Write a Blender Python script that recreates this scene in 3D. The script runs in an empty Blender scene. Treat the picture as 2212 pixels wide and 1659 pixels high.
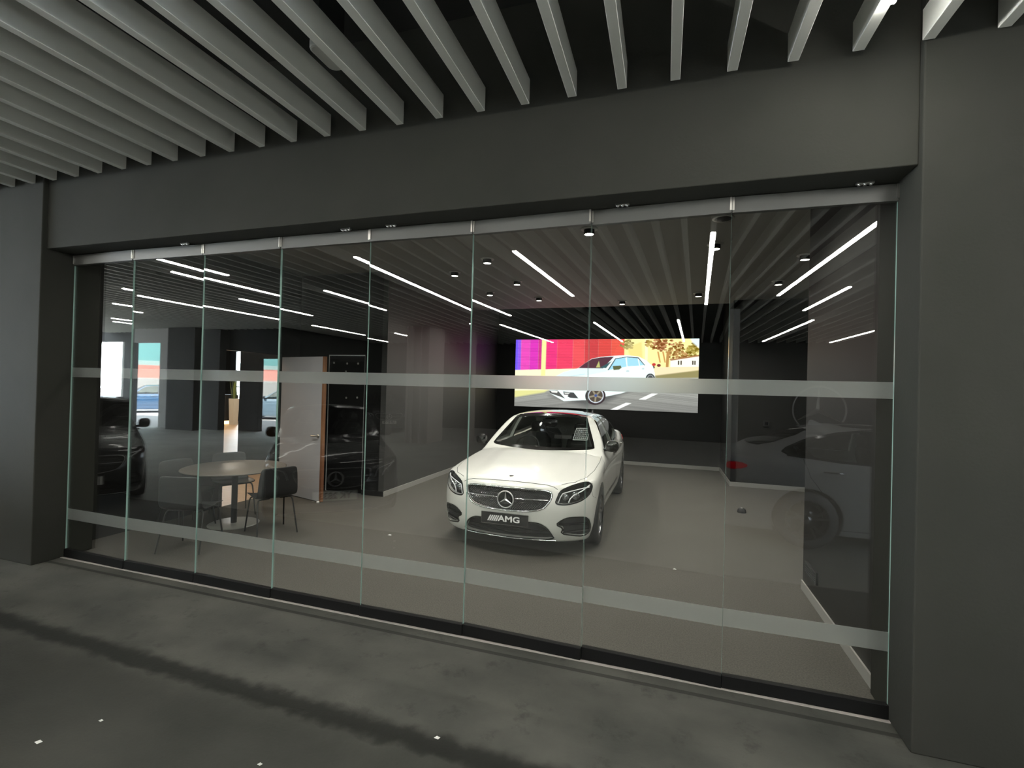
import bpy, bmesh, math, random
import numpy as np
from mathutils import Vector, Matrix, geometry

scene = bpy.context.scene
COL = scene.collection

# ---------------------------------------------------------------- camera (photo is 2212 x 1659)
def set_camera():
    f, yaw, pitch, roll = 1034.928, 0.30898222, 0.0075449, 0.02609457
    cy, sy, cp, sp, cr, sr = math.cos(yaw), math.sin(yaw), math.cos(pitch), math.sin(pitch), math.cos(roll), math.sin(roll)
    fwd = Vector((-sy*cp, cy*cp, sp)); right0 = Vector((cy, sy, 0)); up0 = right0.cross(fwd)
    right = cr*right0 + sr*up0; up = -sr*right0 + cr*up0
    cam = bpy.data.cameras.new('camera'); ob = bpy.data.objects.new('camera', cam); COL.objects.link(ob)
    cam.sensor_fit = 'HORIZONTAL'; cam.sensor_width = 36.0; cam.lens = 36.0 * f / 2212
    cam.clip_start = .05; cam.clip_end = 300
    m = Matrix((right, up, -fwd)).transposed().to_4x4(); m.translation = (0, 0, 1.87)
    ob.matrix_world = m
    scene.camera = ob
set_camera()

# ---------------------------------------------------------------- world: daylight beyond the open end of the arcade
world = bpy.data.worlds.new('daylight'); scene.world = world; world.use_nodes = True
wb = world.node_tree.nodes['Background']
wb.inputs['Color'].default_value = (.80, .92, 1.0, 1); wb.inputs['Strength'].default_value = 55.0
sun = bpy.data.lights.new('sun', 'SUN'); sun.energy = 32.0; sun.angle = .02; sun.color = (1, .96, .9)
sun_ob = bpy.data.objects.new('sun', sun); COL.objects.link(sun_ob); sun_ob.rotation_euler = (math.radians(-40), math.radians(10), 0)
sun_ob.location = (-40, -20, 20)

# ---------------------------------------------------------------- exposure and rendering look
vs = scene.view_settings
scene.display_settings.display_device = 'sRGB'
vs.view_transform = 'Standard'; vs.look = 'None'; vs.exposure = 0.0; vs.gamma = 1.0; vs.use_curve_mapping = False
cy_ = scene.cycles
cy_.max_bounces = 8; cy_.diffuse_bounces = 4; cy_.glossy_bounces = 4; cy_.transmission_bounces = 4; cy_.transparent_max_bounces = 16
cy_.caustics_reflective = False; cy_.caustics_refractive = False
cy_.sample_clamp_indirect = 3.0
cy_.use_denoising = True
# ---------------------------------------------------------------- helpers
R = math.radians
def tag(o, label=None, cat=None, group=None, kind=None):
    if label: o['label'] = label
    if cat: o['category'] = cat
    if group: o['group'] = group
    if kind: o['kind'] = kind
    return o

def empty(name, loc, rz=0, parent=None):
    o = bpy.data.objects.new(name, None); COL.objects.link(o)
    o.location = loc; o.rotation_euler = (0, 0, rz); o.empty_display_size = .2
    if parent: o.parent = parent
    return o

def link_mesh(name, verts, faces, mat, parent=None, smooth=False, normals=None):
    me = bpy.data.meshes.new(name); me.from_pydata([tuple(map(float, v)) for v in verts], [], faces); me.update()
    me.materials.append(mat)
    if smooth:
        for p in me.polygons: p.use_smooth = True
    if normals is not None:
        me.normals_split_custom_set_from_vertices([tuple(map(float, n)) for n in normals])
    o = bpy.data.objects.new(name, me); COL.objects.link(o)
    if parent: o.parent = parent
    return o

class MB:
    """collects shapes and links them as ONE mesh object"""
    def __init__(s): s.v = []; s.f = []; s.mi = []; s.sm = []
    def add(s, v, f, mi=0, sm=False):
        b = len(s.v); s.v += [tuple(p) for p in v]
        for q in f: s.f.append([i + b for i in q]); s.mi.append(mi); s.sm.append(sm)
        return s
    def box(s, x0, x1, y0, y1, z0, z1, mi=0):
        v = [(x, y, z) for z in (z0, z1) for y in (y0, y1) for x in (x0, x1)]
        return s.add(v, [(0,2,3,1),(4,5,7,6),(0,1,5,4),(2,6,7,3),(0,4,6,2),(1,3,7,5)], mi)
    def prism(s, poly, axis, a, b, mi=0):
        """poly: 2D outline extruded along axis from a to b"""
        def P(u, w, t): return {'x': (t, u, w), 'y': (u, t, w), 'z': (u, w, t)}[axis]
        n = len(poly); v = [P(u, w, a) for u, w in poly] + [P(u, w, b) for u, w in poly]
        return s.add(v, [list(range(n)), list(range(2*n-1, n-1, -1))] + [(i, i+n, (i+1) % n + n, (i+1) % n) for i in range(n)], mi)
    def tube(s, pts, r, n=10, mi=0, closed=False, caps=True):
        pts = [Vector(p) for p in pts]; m = len(pts); rs = r if hasattr(r, '__len__') else [r]*m
        v = []; f = []; prev = None
        for i, p in enumerate(pts):
            if closed: d = (pts[(i+1) % m] - pts[i-1]).normalized()
            else: d = (pts[min(i+1, m-1)] - pts[max(i-1, 0)]).normalized()
            if prev is None: u = d.orthogonal().normalized()
            else: u = (prev - d * prev.dot(d)).normalized()
            prev = u; w = d.cross(u)
            v += [tuple(p + (u*math.cos(2*math.pi*k/n) + w*math.sin(2*math.pi*k/n)) * rs[i]) for k in range(n)]
        for i in range(m if closed else m-1):
            j = (i+1) % m
            for k in range(n): f.append((i*n+k, i*n+(k+1) % n, j*n+(k+1) % n, j*n+k))
        s.add(v, f, mi, True)
        if caps and not closed: s.add(v[:n], [list(range(n-1, -1, -1))], mi); s.add(v[-n:], [list(range(n))], mi)
        return s
    def lathe(s, prof, axis='z', c=(0,0,0), n=32, mi=0, sm=True):
        """prof: (radius, height) pairs turned about an axis through c"""
        v = []; f = []; m = len(prof)
        for r, h in prof:
            for k in range(n):
                a = 2*math.pi*k/n; q = (r*math.cos(a), r*math.sin(a), h)
                if axis == 'x': q = (q[2], q[0], q[1])
                if axis == 'y': q = (q[1], q[2], q[0])
                v.append((q[0]+c[0], q[1]+c[1], q[2]+c[2]))
        for i in range(m-1):
            for k in range(n): f.append((i*n+k, i*n+(k+1) % n, (i+1)*n+(k+1) % n, (i+1)*n+k))
        return s.add(v, f, mi, sm)
    def build(s, name, mats, parent=None, bevel=0, seg=2):
        me = bpy.data.meshes.new(name); me.from_pydata(s.v, [], s.f)
        for m in (mats if isinstance(mats, (list, tuple)) else [mats]): me.materials.append(m)
        me.polygons.foreach_set('material_index', s.mi); me.polygons.foreach_set('use_smooth', s.sm); me.update()
        bm = bmesh.new(); bm.from_mesh(me); bmesh.ops.recalc_face_normals(bm, faces=bm.faces); bm.to_mesh(me); bm.free()
        o = bpy.data.objects.new(name, me); COL.objects.link(o)
        if parent: o.parent = parent
        if bevel:
            b = o.modifiers.new('bevel', 'BEVEL'); b.width = bevel; b.segments = seg; b.limit_method = 'ANGLE'
        return o

def rounded_rect(a, b, r, n=5):
    return [(sx*(a-r) + r*math.cos(t), sy*(b-r) + r*math.sin(t)) for sx, sy, t0 in ((1,1,0),(-1,1,90),(-1,-1,180),(1,-1,270)) for t in [math.radians(t0 + 90*k/n) for k in range(n+1)]]

def text_mesh(name, body, size, depth, mat, parent=None, align='CENTER', shear=0, sx=1, bold=0):
    """flat lettering lying in the XZ plane, facing -Y"""
    cu = bpy.data.curves.new(name, 'FONT'); cu.body = body; cu.size = size; cu.align_x = align; cu.align_y = 'CENTER'; cu.extrude = depth; cu.shear = shear; cu.offset = bold
    o = bpy.data.objects.new(name, cu); dg = bpy.context.evaluated_depsgraph_get()
    COL.objects.link(o); dg.update(); me = bpy.data.meshes.new_from_object(o.evaluated_get(dg)); COL.objects.unlink(o); bpy.data.objects.remove(o)
    me.transform(Matrix.Rotation(R(90), 4, 'X') @ Matrix.Diagonal((sx, 1, 1, 1))); me.materials.clear(); me.materials.append(mat)
    ob = bpy.data.objects.new(name, me); COL.objects.link(ob)
    if parent: ob.parent = parent
    return ob

def copy_tree(o, parent=None):
    c = o.copy(); COL.objects.link(c)
    if parent: c.parent = parent
    for ch in list(o.children): copy_tree(ch, c)
    return c

# ---------------------------------------------------------------- materials
def mat(name, col=(.5,.5,.5), rough=.5, metal=0, spec=.5, coat=0, emit=None, strength=0):
    m = bpy.data.materials.new(name); m.use_nodes = True
    b = m.node_tree.nodes['Principled BSDF']
    b.inputs['Base Color'].default_value = (*col, 1); b.inputs['Roughness'].default_value = rough
    b.inputs['Metallic'].default_value = metal; b.inputs['Specular IOR Level'].default_value = spec
    if coat: b.inputs['Coat Weight'].default_value = coat; b.inputs['Coat Roughness'].default_value = .03
    if emit: b.inputs['Emission Color'].default_value = (*emit, 1); b.inputs['Emission Strength'].default_value = strength
    return m

def noise_col(m, c1, c2, scale, detail=4, lo=.35, hi=.65, bump=0, bscale=None, stretch=None):
    """two-tone noise into the base colour, optional bump"""
    nt = m.node_tree; b = nt.nodes['Principled BSDF']
    tc = nt.nodes.new('ShaderNodeTexCoord'); src = tc.outputs['Object']
    if stretch:
        mp = nt.nodes.new('ShaderNodeMapping'); mp.inputs['Scale'].default_value = stretch
        nt.links.new(src, mp.inputs['Vector']); src = mp.outputs['Vector']
    n = nt.nodes.new('ShaderNodeTexNoise'); n.inputs['Scale'].default_value = scale; n.inputs['Detail'].default_value = detail
    nt.links.new(src, n.inputs['Vector'])
    r = nt.nodes.new('ShaderNodeValToRGB'); r.color_ramp.elements[0].position = lo; r.color_ramp.elements[1].position = hi
    r.color_ramp.elements[0].color = (*c1, 1); r.color_ramp.elements[1].color = (*c2, 1)
    nt.links.new(n.outputs['Fac'], r.inputs['Fac']); nt.links.new(r.outputs['Color'], b.inputs['Base Color'])
    if bump:
        n2 = nt.nodes.new('ShaderNodeTexNoise'); n2.inputs['Scale'].default_value = bscale or scale*4; n2.inputs['Detail'].default_value = 3
        nt.links.new(src, n2.inputs['Vector'])
        bp = nt.nodes.new('ShaderNodeBump'); bp.inputs['Strength'].default_value = bump; bp.inputs['Distance'].default_value = .01
        nt.links.new(n2.outputs['Fac'], bp.inputs['Height']); nt.links.new(bp.outputs['Normal'], b.inputs['Normal'])
    return r

def thin_glass(name, tint=(.97,.985,.975), f0=.045, rough=.0, power=5):
    """thin sheet: straight-through light plus a mirror reflection that grows at grazing angles"""
    m = bpy.data.materials.new(name); m.use_nodes = True; nt = m.node_tree; nt.nodes.clear()
    out = nt.nodes.new('ShaderNodeOutputMaterial'); mix = nt.nodes.new('ShaderNodeMixShader')
    tr = nt.nodes.new('ShaderNodeBsdfTransparent'); tr.inputs['Color'].default_value = (*tint, 1)
    gl = nt.nodes.new('ShaderNodeBsdfGlossy'); gl.inputs['Roughness'].default_value = rough
    lw = nt.nodes.new('ShaderNodeLayerWeight'); lw.inputs['Blend'].default_value = .5
    pw = nt.nodes.new('ShaderNodeMath'); pw.operation = 'POWER'; pw.inputs[1].default_value = power
    mr = nt.nodes.new('ShaderNodeMapRange'); mr.inputs['To Min'].default_value = f0
    nt.links.new(lw.outputs['Facing'], pw.inputs[0]); nt.links.new(pw.outputs[0], mr.inputs['Value'])
    nt.links.new(mr.outputs['Result'], mix.inputs['Fac']); nt.links.new(tr.outputs[0], mix.inputs[1]); nt.links.new(gl.outputs[0], mix.inputs[2])
    nt.links.new(mix.outputs[0], out.inputs['Surface'])
    return m

def frosted(name, col, alpha):
    m = bpy.data.materials.new(name); m.use_nodes = True; nt = m.node_tree; nt.nodes.clear()
    out = nt.nodes.new('ShaderNodeOutputMaterial'); mix = nt.nodes.new('ShaderNodeMixShader'); mix.inputs['Fac'].default_value = alpha
    tr = nt.nodes.new('ShaderNodeBsdfTransparent'); add = nt.nodes.new('ShaderNodeMixShader'); add.inputs['Fac'].default_value = .79
    d = nt.nodes.new('ShaderNodeBsdfDiffuse'); d.inputs['Color'].default_value = (*col, 1)
    t = nt.nodes.new('ShaderNodeBsdfRefraction'); t.inputs['Color'].default_value = (*col, 1); t.inputs['Roughness'].default_value = .5; t.inputs['IOR'].default_value = 1.2
    nt.links.new(d.outputs[0], add.inputs[1]); nt.links.new(t.outputs[0], add.inputs[2])
    nt.links.new(tr.outputs[0], mix.inputs[1]); nt.links.new(add.outputs[0], mix.inputs[2]); nt.links.new(mix.outputs[0], out.inputs['Surface'])
    return m

M = {}
M['pier'] = mat('painted_render', (.05,.05,.045), .85, 0, .1); noise_col(M['pier'], (.0215,.022,.0187), (.027,.027,.023), 1.3, 3, .3, .7, .08, 60)
M['black_wall'] = mat('black_wall', (.006,.006,.006), .3, 0, .3)
M['dark_wall'] = mat('dark_wall', (.042,.042,.040), .5)
M['stub_wall'] = mat('charcoal_wall', (.016,.016,.015), .5, 0, .25)
M['matte_dark'] = mat('matte_dark_paint', (.016,.016,.015), .9, 0, .1)
M['void'] = mat('black_soffit', (.006,.006,.006), .9)
M['slat'] = mat('grey_slat', (.80,.81,.765), .55)
M['strip'] = mat('strip_light', (.9,.9,.9), .5, emit=(1,.985,.91), strength=155)
M['lamp'] = mat('downlight_glow', (.9,.9,.9), .5, emit=(1,.95,.85), strength=14)
M['white_metal'] = mat('white_metal', (.6,.6,.58), .4)
M['black_metal'] = mat('black_metal', (.012,.012,.012), .35)
M['matte_black'] = mat('matte_black', (.01,.01,.01), .7)
M['steel'] = mat('brushed_steel', (.45,.44,.41), .32, 1)
M['chrome'] = mat('chrome', (.85,.85,.86), .08, 1)
M['glass'] = thin_glass('shop_glass', f0=.062, power=2.5)
M['frost'] = frosted('frosted_film', (.95,.96,.95), .97)
M['seal'] = mat('pane_edge', (.34,.52,.47), .12)
# ---------------------------------------------------------------- the setting
GY = 3.345                       # glass line
SOFFIT = 3.13
M['ceil_in'] = mat('showroom_ceiling', (.26,.255,.24), .7)
M['skirting'] = mat('metal_skirting', (.34,.335,.315), .35, .25)
M['carpet'] = mat('carpet', (.1,.09,.08), .95); noise_col(M['carpet'], (.046,.043,.036), (.074,.068,.058), 90, 3, .35, .65, .5, 220)
M['wood'] = mat('oak_floor', (.4,.27,.16), .45); noise_col(M['wood'], (.42,.28,.17), (.55,.40,.27), 2.0, 4, .3, .7, stretch=(1, 12, 1))
M['teal'] = mat('teal_cladding', (.05,.14,.13), .5)
M['pale_green'] = mat('pale_band', (.20,.27,.25), .5)
M['red_band'] = mat('salmon_band', (.30,.095,.07), .5)
M['pale_paint'] = mat('pale_grey_paint', (.30,.27,.255), .6)
M['mid_paint'] = mat('mid_grey_paint', (.26,.255,.24), .6)
M['pavement'] = mat('sunlit_pavement', (.42,.41,.40), .85)
M['warm'] = mat('amber_strip', (.9,.6,.3), .5, emit=(1,.55,.22), strength=6)

def concrete():
    m = mat('stained_concrete', (.12,.12,.105), .7, 0, .2); nt = m.node_tree; b = nt.nodes['Principled BSDF']
    r = noise_col(m, (.030,.031,.027), (.062,.062,.054), 1.5, 8, .32, .68, .12, 40, (1, 1.4, 1))
    tc = nt.nodes.new('ShaderNodeTexCoord'); sp = nt.nodes.new('ShaderNodeSeparateXYZ'); nt.links.new(tc.outputs['Object'], sp.inputs[0])
    def math_(op, a, bb=None, c=None):
        n = nt.nodes.new('ShaderNodeMath'); n.operation = op
        for i, v in enumerate((a, bb, c)):
            if v is None: continue
            if isinstance(v, (int, float)): n.inputs[i].default_value = v
            else: nt.links.new(v, n.inputs[i])
        return n.outputs[0]
    # a ragged tar-dark stain running along the arcade, and a saw cut in front of the threshold
    n1 = nt.nodes.new('ShaderNodeTexNoise'); n1.inputs['Scale'].default_value = 9; n1.inputs['Detail'].default_value = 8; nt.links.new(tc.outputs['Object'], n1.inputs['Vector'])
    wob = math_('MULTIPLY_ADD', n1.outputs['Fac'], .14, -.07)
    yy = math_('ADD', sp.outputs['Y'], wob); off = math_('ABSOLUTE', math_('SUBTRACT', math_('MULTIPLY_ADD', sp.outputs['X'], .016, yy), 2.255))
    mr = nt.nodes.new('ShaderNodeMapRange'); mr.interpolation_type = 'SMOOTHSTEP'; nt.links.new(off, mr.inputs['Value'])
    mr.inputs['From Min'].default_value = .03; mr.inputs['From Max'].default_value = .125; mr.inputs['To Min'].default_value = .95; mr.inputs['To Max'].default_value = 0
    cut = math_('LESS_THAN', math_('ABSOLUTE', math_('SUBTRACT', sp.outputs['Y'], 3.20)), .018)
    n2 = nt.nodes.new('ShaderNodeTexNoise'); n2.inputs['Scale'].default_value = 5; n2.inputs['Detail'].default_value = 10; n2.inputs['Roughness'].default_value = .7; nt.links.new(tc.outputs['Object'], n2.inputs['Vector'])
    mr2 = nt.nodes.new('ShaderNodeMapRange'); nt.links.new(n2.outputs['Fac'], mr2.inputs['Value']); mr2.inputs['From Min'].default_value = .56; mr2.inputs['From Max'].default_value = .72; mr2.inputs['To Max'].default_value = .55
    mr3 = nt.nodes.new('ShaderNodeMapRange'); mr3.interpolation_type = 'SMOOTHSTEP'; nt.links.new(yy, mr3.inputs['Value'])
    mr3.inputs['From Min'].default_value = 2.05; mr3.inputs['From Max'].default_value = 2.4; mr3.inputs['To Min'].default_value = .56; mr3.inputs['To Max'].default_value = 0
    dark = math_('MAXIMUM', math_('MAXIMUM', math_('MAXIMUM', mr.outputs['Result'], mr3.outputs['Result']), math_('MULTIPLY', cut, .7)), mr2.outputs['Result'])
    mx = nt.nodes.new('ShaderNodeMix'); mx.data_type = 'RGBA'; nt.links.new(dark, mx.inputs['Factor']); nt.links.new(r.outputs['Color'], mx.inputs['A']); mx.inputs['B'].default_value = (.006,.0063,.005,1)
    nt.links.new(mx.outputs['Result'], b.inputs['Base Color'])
    return m
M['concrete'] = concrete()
M['pale_concrete'] = mat('pale_concrete', (.3,.3,.28), .6, 0, .3); noise_col(M['pale_concrete'], (.38,.385,.365), (.52,.525,.50), 1.2, 6, .3, .7)

def struct(name, label, cat, boxes, m, bevel=0):
    b = MB()
    for q in boxes: b.box(*q)
    return tag(b.build(name, m, None, bevel), label, cat, None, 'structure')

# floors
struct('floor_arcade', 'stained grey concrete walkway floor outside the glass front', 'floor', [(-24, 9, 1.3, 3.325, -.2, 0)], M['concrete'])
struct('floor_parking', 'paler worn concrete floor of the parking bays', 'floor', [(-24, 9, -7.2, 1.3, -.2, 0), (-13, 9, -13.2, -7.2, -.2, 0)], M['pale_concrete'])
struct('floor_showroom', 'grey brown carpet floor inside the showroom', 'floor', [(-6.2, 4.5, 3.325, 12.6, -.2, 0)], M['carpet'])
struct('floor_lounge', 'pale oak board floor seen through the open doorway', 'floor', [(-22, -6.2, 3.6, 18, -.2, 0)], M['wood'])
struct('floor_street', 'bright sunlit pavement and road beyond the arcade', 'floor', [(-90, -24, -60, 40, -.25, -.01), (-24, -13, -60, -7.2, -.25, -.01)], M['pavement'])
# piers and beam of the shop front
struct('wall_pier_right', 'charcoal rendered pier filling the right edge', 'wall', [(1.277, 5.0, 3.07, 3.6, 0, 4.5)], M['pier'], .008)
struct('wall_pier_left', 'charcoal rendered pier at the left end of the glass', 'wall', [(-12, -5.885, 3.07, 3.6, 0, 4.5)], M['pier'], .008)
struct('wall_beam', 'deep charcoal rendered beam above the glass front', 'wall', [(-5.885, 1.277, 3.11, 3.6, SOFFIT, 4.5)], M['pier'], .006)
# arcade enclosure
struct('ceiling_arcade', 'black soffit above the grey ceiling slats', 'ceiling', [(-24, 9, -7.2, 3.6, 4.5, 4.6), (-13, 9, -13.2, -7.2, 4.5, 4.6)], M['void'])
struct('wall_arcade_back', 'black wall at the far side of the arcade', 'wall', [(-13, 9, -13.2, -13, 0, 4.5)], M['matte_dark'])
struct('wall_arcade_right', 'dark wall closing the right end of the arcade', 'wall', [(9, 9.2, -13.2, 3.6, 0, 4.5)], M['dark_wall'])
# showroom shell
struct('ceiling_showroom', 'plain grey showroom ceiling with round downlights', 'ceiling', [(-6.3, 4.6, 3.6, 10.95, 3.76, 3.86)], M['ceil_in'])
struct('ceiling_void', 'raised black ceiling in front of the video wall', 'ceiling', [(-6.3, 4.6, 10.95, 12.7, 4.55, 4.65), (-6.3, 4.6, 10.95, 10.99, 3.86, 4.6)], M['void'])
struct('wall_showroom_back', 'glossy black wall carrying the video screen', 'wall', [(-4.52, 1.40, 12.5, 12.65, 0, 4.6)], M['black_wall'])
struct('wall_showroom_left', 'dark grey side wall left of the white saloon', 'wall', [(-4.52, -4.42, 6.97, 12.5, 0, 4.6)], M['dark_wall'])
struct('wall_bay', 'black wall behind the meeting table bay', 'wall', [(-6.3, -5.585, 6.97, 7.1, 0, 3.8), (-4.845, -4.52, 6.97, 7.1, 0, 3.8), (-5.585, -4.845, 6.97, 7.1, 2.36, 3.8)], M['black_wall'])
struct('wall_bay_left', 'dark wall with an open doorway beside the meeting table', 'wall', [(-6.3, -6.2, 3.6, 5.47, 0, 3.8), (-6.3, -6.2, 6.56, 7.0, 0, 3.8), (-6.3, -6.2, 5.47, 6.56, 2.32, 3.8)], M['black_wall'])
struct('wall_stub', 'dark grey return wall inside the right end of the glass', 'wall', [(1.31, 1.42, 3.4, 5.29, 0, 3.8)], M['stub_wall'])
struct('wall_corner', 'dark grey wall turning toward the video wall', 'wall', [(1.30, 1.40, 10.6, 12.5, 0, 4.6)], M['stub_wall'])
struct('wall_nook', 'dark wall at the back of the right side nook', 'wall', [(1.30, 4.6, 10.6, 10.7, 0, 3.8)], M['stub_wall'])
struct('wall_nook_right', 'dark wall closing the right side nook', 'wall', [(4.5, 4.6, 3.6, 10.7, 0, 3.8)], M['dark_wall'])
# skirtings
struct('baseboard_left', 'brushed metal skirting below the left side wall', 'baseboard', [(-4.42, -4.405, 6.96, 12.5, 0, .085)], M['skirting'])
struct('baseboard_back', 'brushed metal skirting below the video wall', 'baseboard', [(-4.405, 1.30, 12.485, 12.5, 0, .085)], M['skirting'])
struct('baseboard_corner', 'brushed metal skirting of the wall toward the video wall', 'baseboard', [(1.285, 1.30, 10.585, 12.485, 0, .085)], M['skirting'])
struct('baseboard_nook', 'brushed metal skirting of the nook back wall', 'baseboard', [(1.30, 4.5, 10.585, 10.6, 0, .085)], M['skirting'])
struct('baseboard_stub', 'brushed metal skirting of the return wall at right', 'baseboard', [(1.297, 1.31, 3.4, 5.30, 0, .085), (1.31, 1.42, 5.29, 5.302, 0, .085)], M['skirting'])
struct('baseboard_bay', 'black skirting below the bay wall', 'baseboard', [(-4.845, -4.42, 6.957, 6.97, 0, .085), (-6.2, -5.585, 6.957, 6.97, 0, .085)], M['black_metal'])
struct('trim_threshold', 'pale chipped mortar line below the black bottom rails', 'trim', [(-5.88, 1.277, 3.306, 3.325, 0, .006)], M['pale_paint'])

# glass front: eight frameless leaves between black rails, each hanging slightly out of line
PANE_W = 7.157 / 8
YAW = (-.02, .01, -.015, 0, .01, -.032, -.03, .017)
def glass_leaf(i):
    x = -5.88 + PANE_W*(i+.5); w = PANE_W/2 - .0008
    r = empty('window_%d' % (i+1), (x, GY, 0), YAW[i])
    b = MB(); b.box(-w, w, -.006, .006, .08, 3.025)
    b.mi = [0, 0, 0, 0, 1, 1]; b.build('glass_pane', [M['glass'], M['seal']], r)
    b = MB(); b.box(-w, w, -.020, .020, .004, .085); b.build('bottom_rail', M['rail_black'], r, .003)
    b = MB(); b.box(-w, w, -.020, .020, 3.02, SOFFIT-.008); b.build('top_rail', M['rail'], r, .003)
    b = MB(); b.box(-w, w, .0065, .008, 1.862, 1.960); b.build('frosted_band', M['frost'], r)
    b = MB(); b.box(-w, w, .0065, .008, .385, .497); b.build('frosted_band', M['frost'], r)
    for s in (-1, 1):
        b = MB(); b.box(s*w - (.012 if s > 0 else 0), s*w + (0 if s > 0 else .012), -.026, -.019, 3.035, SOFFIT-.012); b.build('rail_cap', M['steel'], r)
    return r
M['rail_black'] = mat('black_rail', (.005,.005,.005), .55, 0, .12)
M['rail'] = mat('dark_anodised_rail', (.06,.06,.055), .4, .0)
NTH = ('leftmost', 'second', 'third', 'fourth', 'fifth', 'sixth', 'seventh', 'rightmost')
for i in range(8):
    tag(glass_leaf(i), NTH[i] + ' clear glass leaf of the shop front, counted from the left pier', 'glass panel', 'glass leaves of the shop front', 'structure')
for x, k in ((-4.26,'second glass leaf'),(-2.50,'fourth glass leaf'),(-2.08,'left part of the fifth glass leaf'),(-.30,'seventh glass leaf'),(1.09,'rightmost glass leaf')):
    r = empty('roller_hanger', (x, GY-.06, SOFFIT)); b = MB(); b.box(-.045, .045, -.012, .012, -.014, 0); b.build('bracket', M['steel'], r, .002)
    for dx in (-.03, 0, .03):
        b = MB(); b.lathe([(.001,-.024),(.008,-.023),(.009,-.014)], 'z', (dx, 0, 0), 12); b.build('bolt', M['chrome'], r)
    tag(r, 'small steel roller bracket under the beam above the ' + k, 'bracket', 'roller brackets above the glass')

# arcade ceiling: grey baffle slats running away from the shop front
SX, SS = -5.98767, .31762
slat_x = [SX + SS*k for k in range(-54, 40)]
def slat_proto(y0):
    b = MB(); b.box(-.057, 0, y0, 3.06, 0, .165); return b.build('baffle_slat', M['slat'], None, .002, 1)
sl = {}
for k, x in enumerate(slat_x):
    y0 = -6.95 if x < -12.9 else -12.95
    if y0 in sl: o = sl[y0].copy(); COL.objects.link(o)
    else: o = sl[y0] = slat_proto(y0)
    o.location = (x, 0, 3.77)
    tag(o, 'long grey baffle slat in the row under the black arcade ceiling', 'slat', 'baffle slats of the arcade ceiling', 'thing')

# strip lights fixed below slats (x, near end, far end)
STRIPS = [(.97, 2.70, 1.8), (2.13, 1.2, -3.44), (.31, .61, -4.3), (-2.27, .49, -2.8), (-4.45, .64, -5.0), (-6.5, -1.43, -4.0), (-7.49, 1.16, .2), (-8.1, .44, -1.65),
          (-9.66, -1.7, -4.45), (-11.45, -1.25, -4.85), (-11.15, -.2, -.9), (-13.55, -1.5, -2.7), (-14.17, -3.1, -3.4), (-17.05, -3.5, -5.1), (-18.1, -4.1, -5.8), (-11.05, -6.3, -9.2), (-11.4, -10.4, -12.0),
          (-9.33, -8.8, -10.6), (-5.34, -6.6, -12.1), (-2.6, -6.6, -12.0), (-.32, -6.5, -12.2), (3.9, -6.85, -12.2), (5.9, -8.9, -12.6), (3.3, -2.8, -5.3)]
for k, (x, y0, y1) in enumerate(STRIPS):
    xs = min(slat_x, key=lambda q: abs(q - .0285 - x)) - .0285
    r = empty('strip_light', (xs, (y0+y1)/2, 3.77)); h = abs(y0-y1)/2
    b = MB(); b.box(-.034, .034, -h, h, -.012, 0); b.build('housing', M['white_metal'], r)
    b = MB(); b.box(-.029, .029, -h+.004, h-.004, -.030, -.012); b.build('diffuser', M['strip'], r, .004)
    if k == 0: tag(r, 'bright strip light under a slat at the top right, above the right pier', 'strip light')
    else: tag(r, 'white strip light on the arcade ceiling, showing as a reflection in the glass', 'strip light', 'strip lights mirrored in the glass')

# emergency luminaire up between two slats
r = empty('emergency_light', (-2.10, 2.52, 3.98))
b = MB(); b.prism(rounded_rect(.055, .125, .05), 'z', -.045, .02); b.build('diffuser', M['white_metal'], r, .012)
b = MB(); b.box(-.03, .03, -.12, .12, .02, .52); b.build('mounting_box', M['matte_black'], r)
tag(r, 'rounded white emergency light tucked up between two slats', 'lamp')

# showroom downlights
def downlight(x, y):
    r = empty('downlight', (x, y, 3.76))
    b = MB(); b.lathe([(.045,0),(.10,-.001),(.10,-.008),(.062,-.012)], 'z', n=28); b.build('flange', M['white_metal'], r)
    b = MB(); b.lathe([(.062,-.008),(.062,-.062),(.056,-.068),(.052,-.060)], 'z', n=28); b.build('can', M['matte_black'], r)
    b = MB(); b.lathe([(.001,-.064),(.053,-.064)], 'z', n=28); b.build('bulb_face', M['lamp'], r)
    l = bpy.data.lights.new('downlight_beam', 'SPOT'); l.energy = LAMP_W; l.spot_size = R(125); l.spot_blend = .8; l.shadow_soft_size = .014; l.color = (1, .95, .86)
    lo = bpy.data.objects.new('downlight_beam', l); COL.objects.link(lo); lo.parent = r; lo.location = (0, 0, -.075)
    return r
LAMP_W = 150
for x, y, lb in ((-.89,5.62,'nearest the glass, above the white saloon'), (-2.54,6.60,'left of the saloon bonnet'), (-3.36,7.25,'outermost left in the front rank'), (-2.54,8.10,'second in the left row over the saloon'),
                 (-3.36,8.93,'outermost left in the rear rank'), (-2.54,9.66,'last of the left row near the screen'), (-.90,10.34,'in front of the middle of the screen'), (.57,9.74,'right of the screen end strip'),
                 (.57,6.56,'right row, beside the long strip reflection'), (1.76,7.33,'front one over the right nook'), (1.76,8.92,'rear one over the right nook')):
    tag(downlight(x, y), 'small round showroom downlight ' + lb, 'downlight', 'showroom downlights')
for x, y in ((-5.4,4.5),(-3.6,4.4),(.6,4.4),(-2.3,4.0),(-1.0,4.0)):  # unseen row near the glass; last two added to brighten the car front
    tag(downlight(x, y), 'unseen small round downlight behind the beam, added to light the bay and car front', 'downlight', 'unseen downlights added behind the beam')
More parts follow.
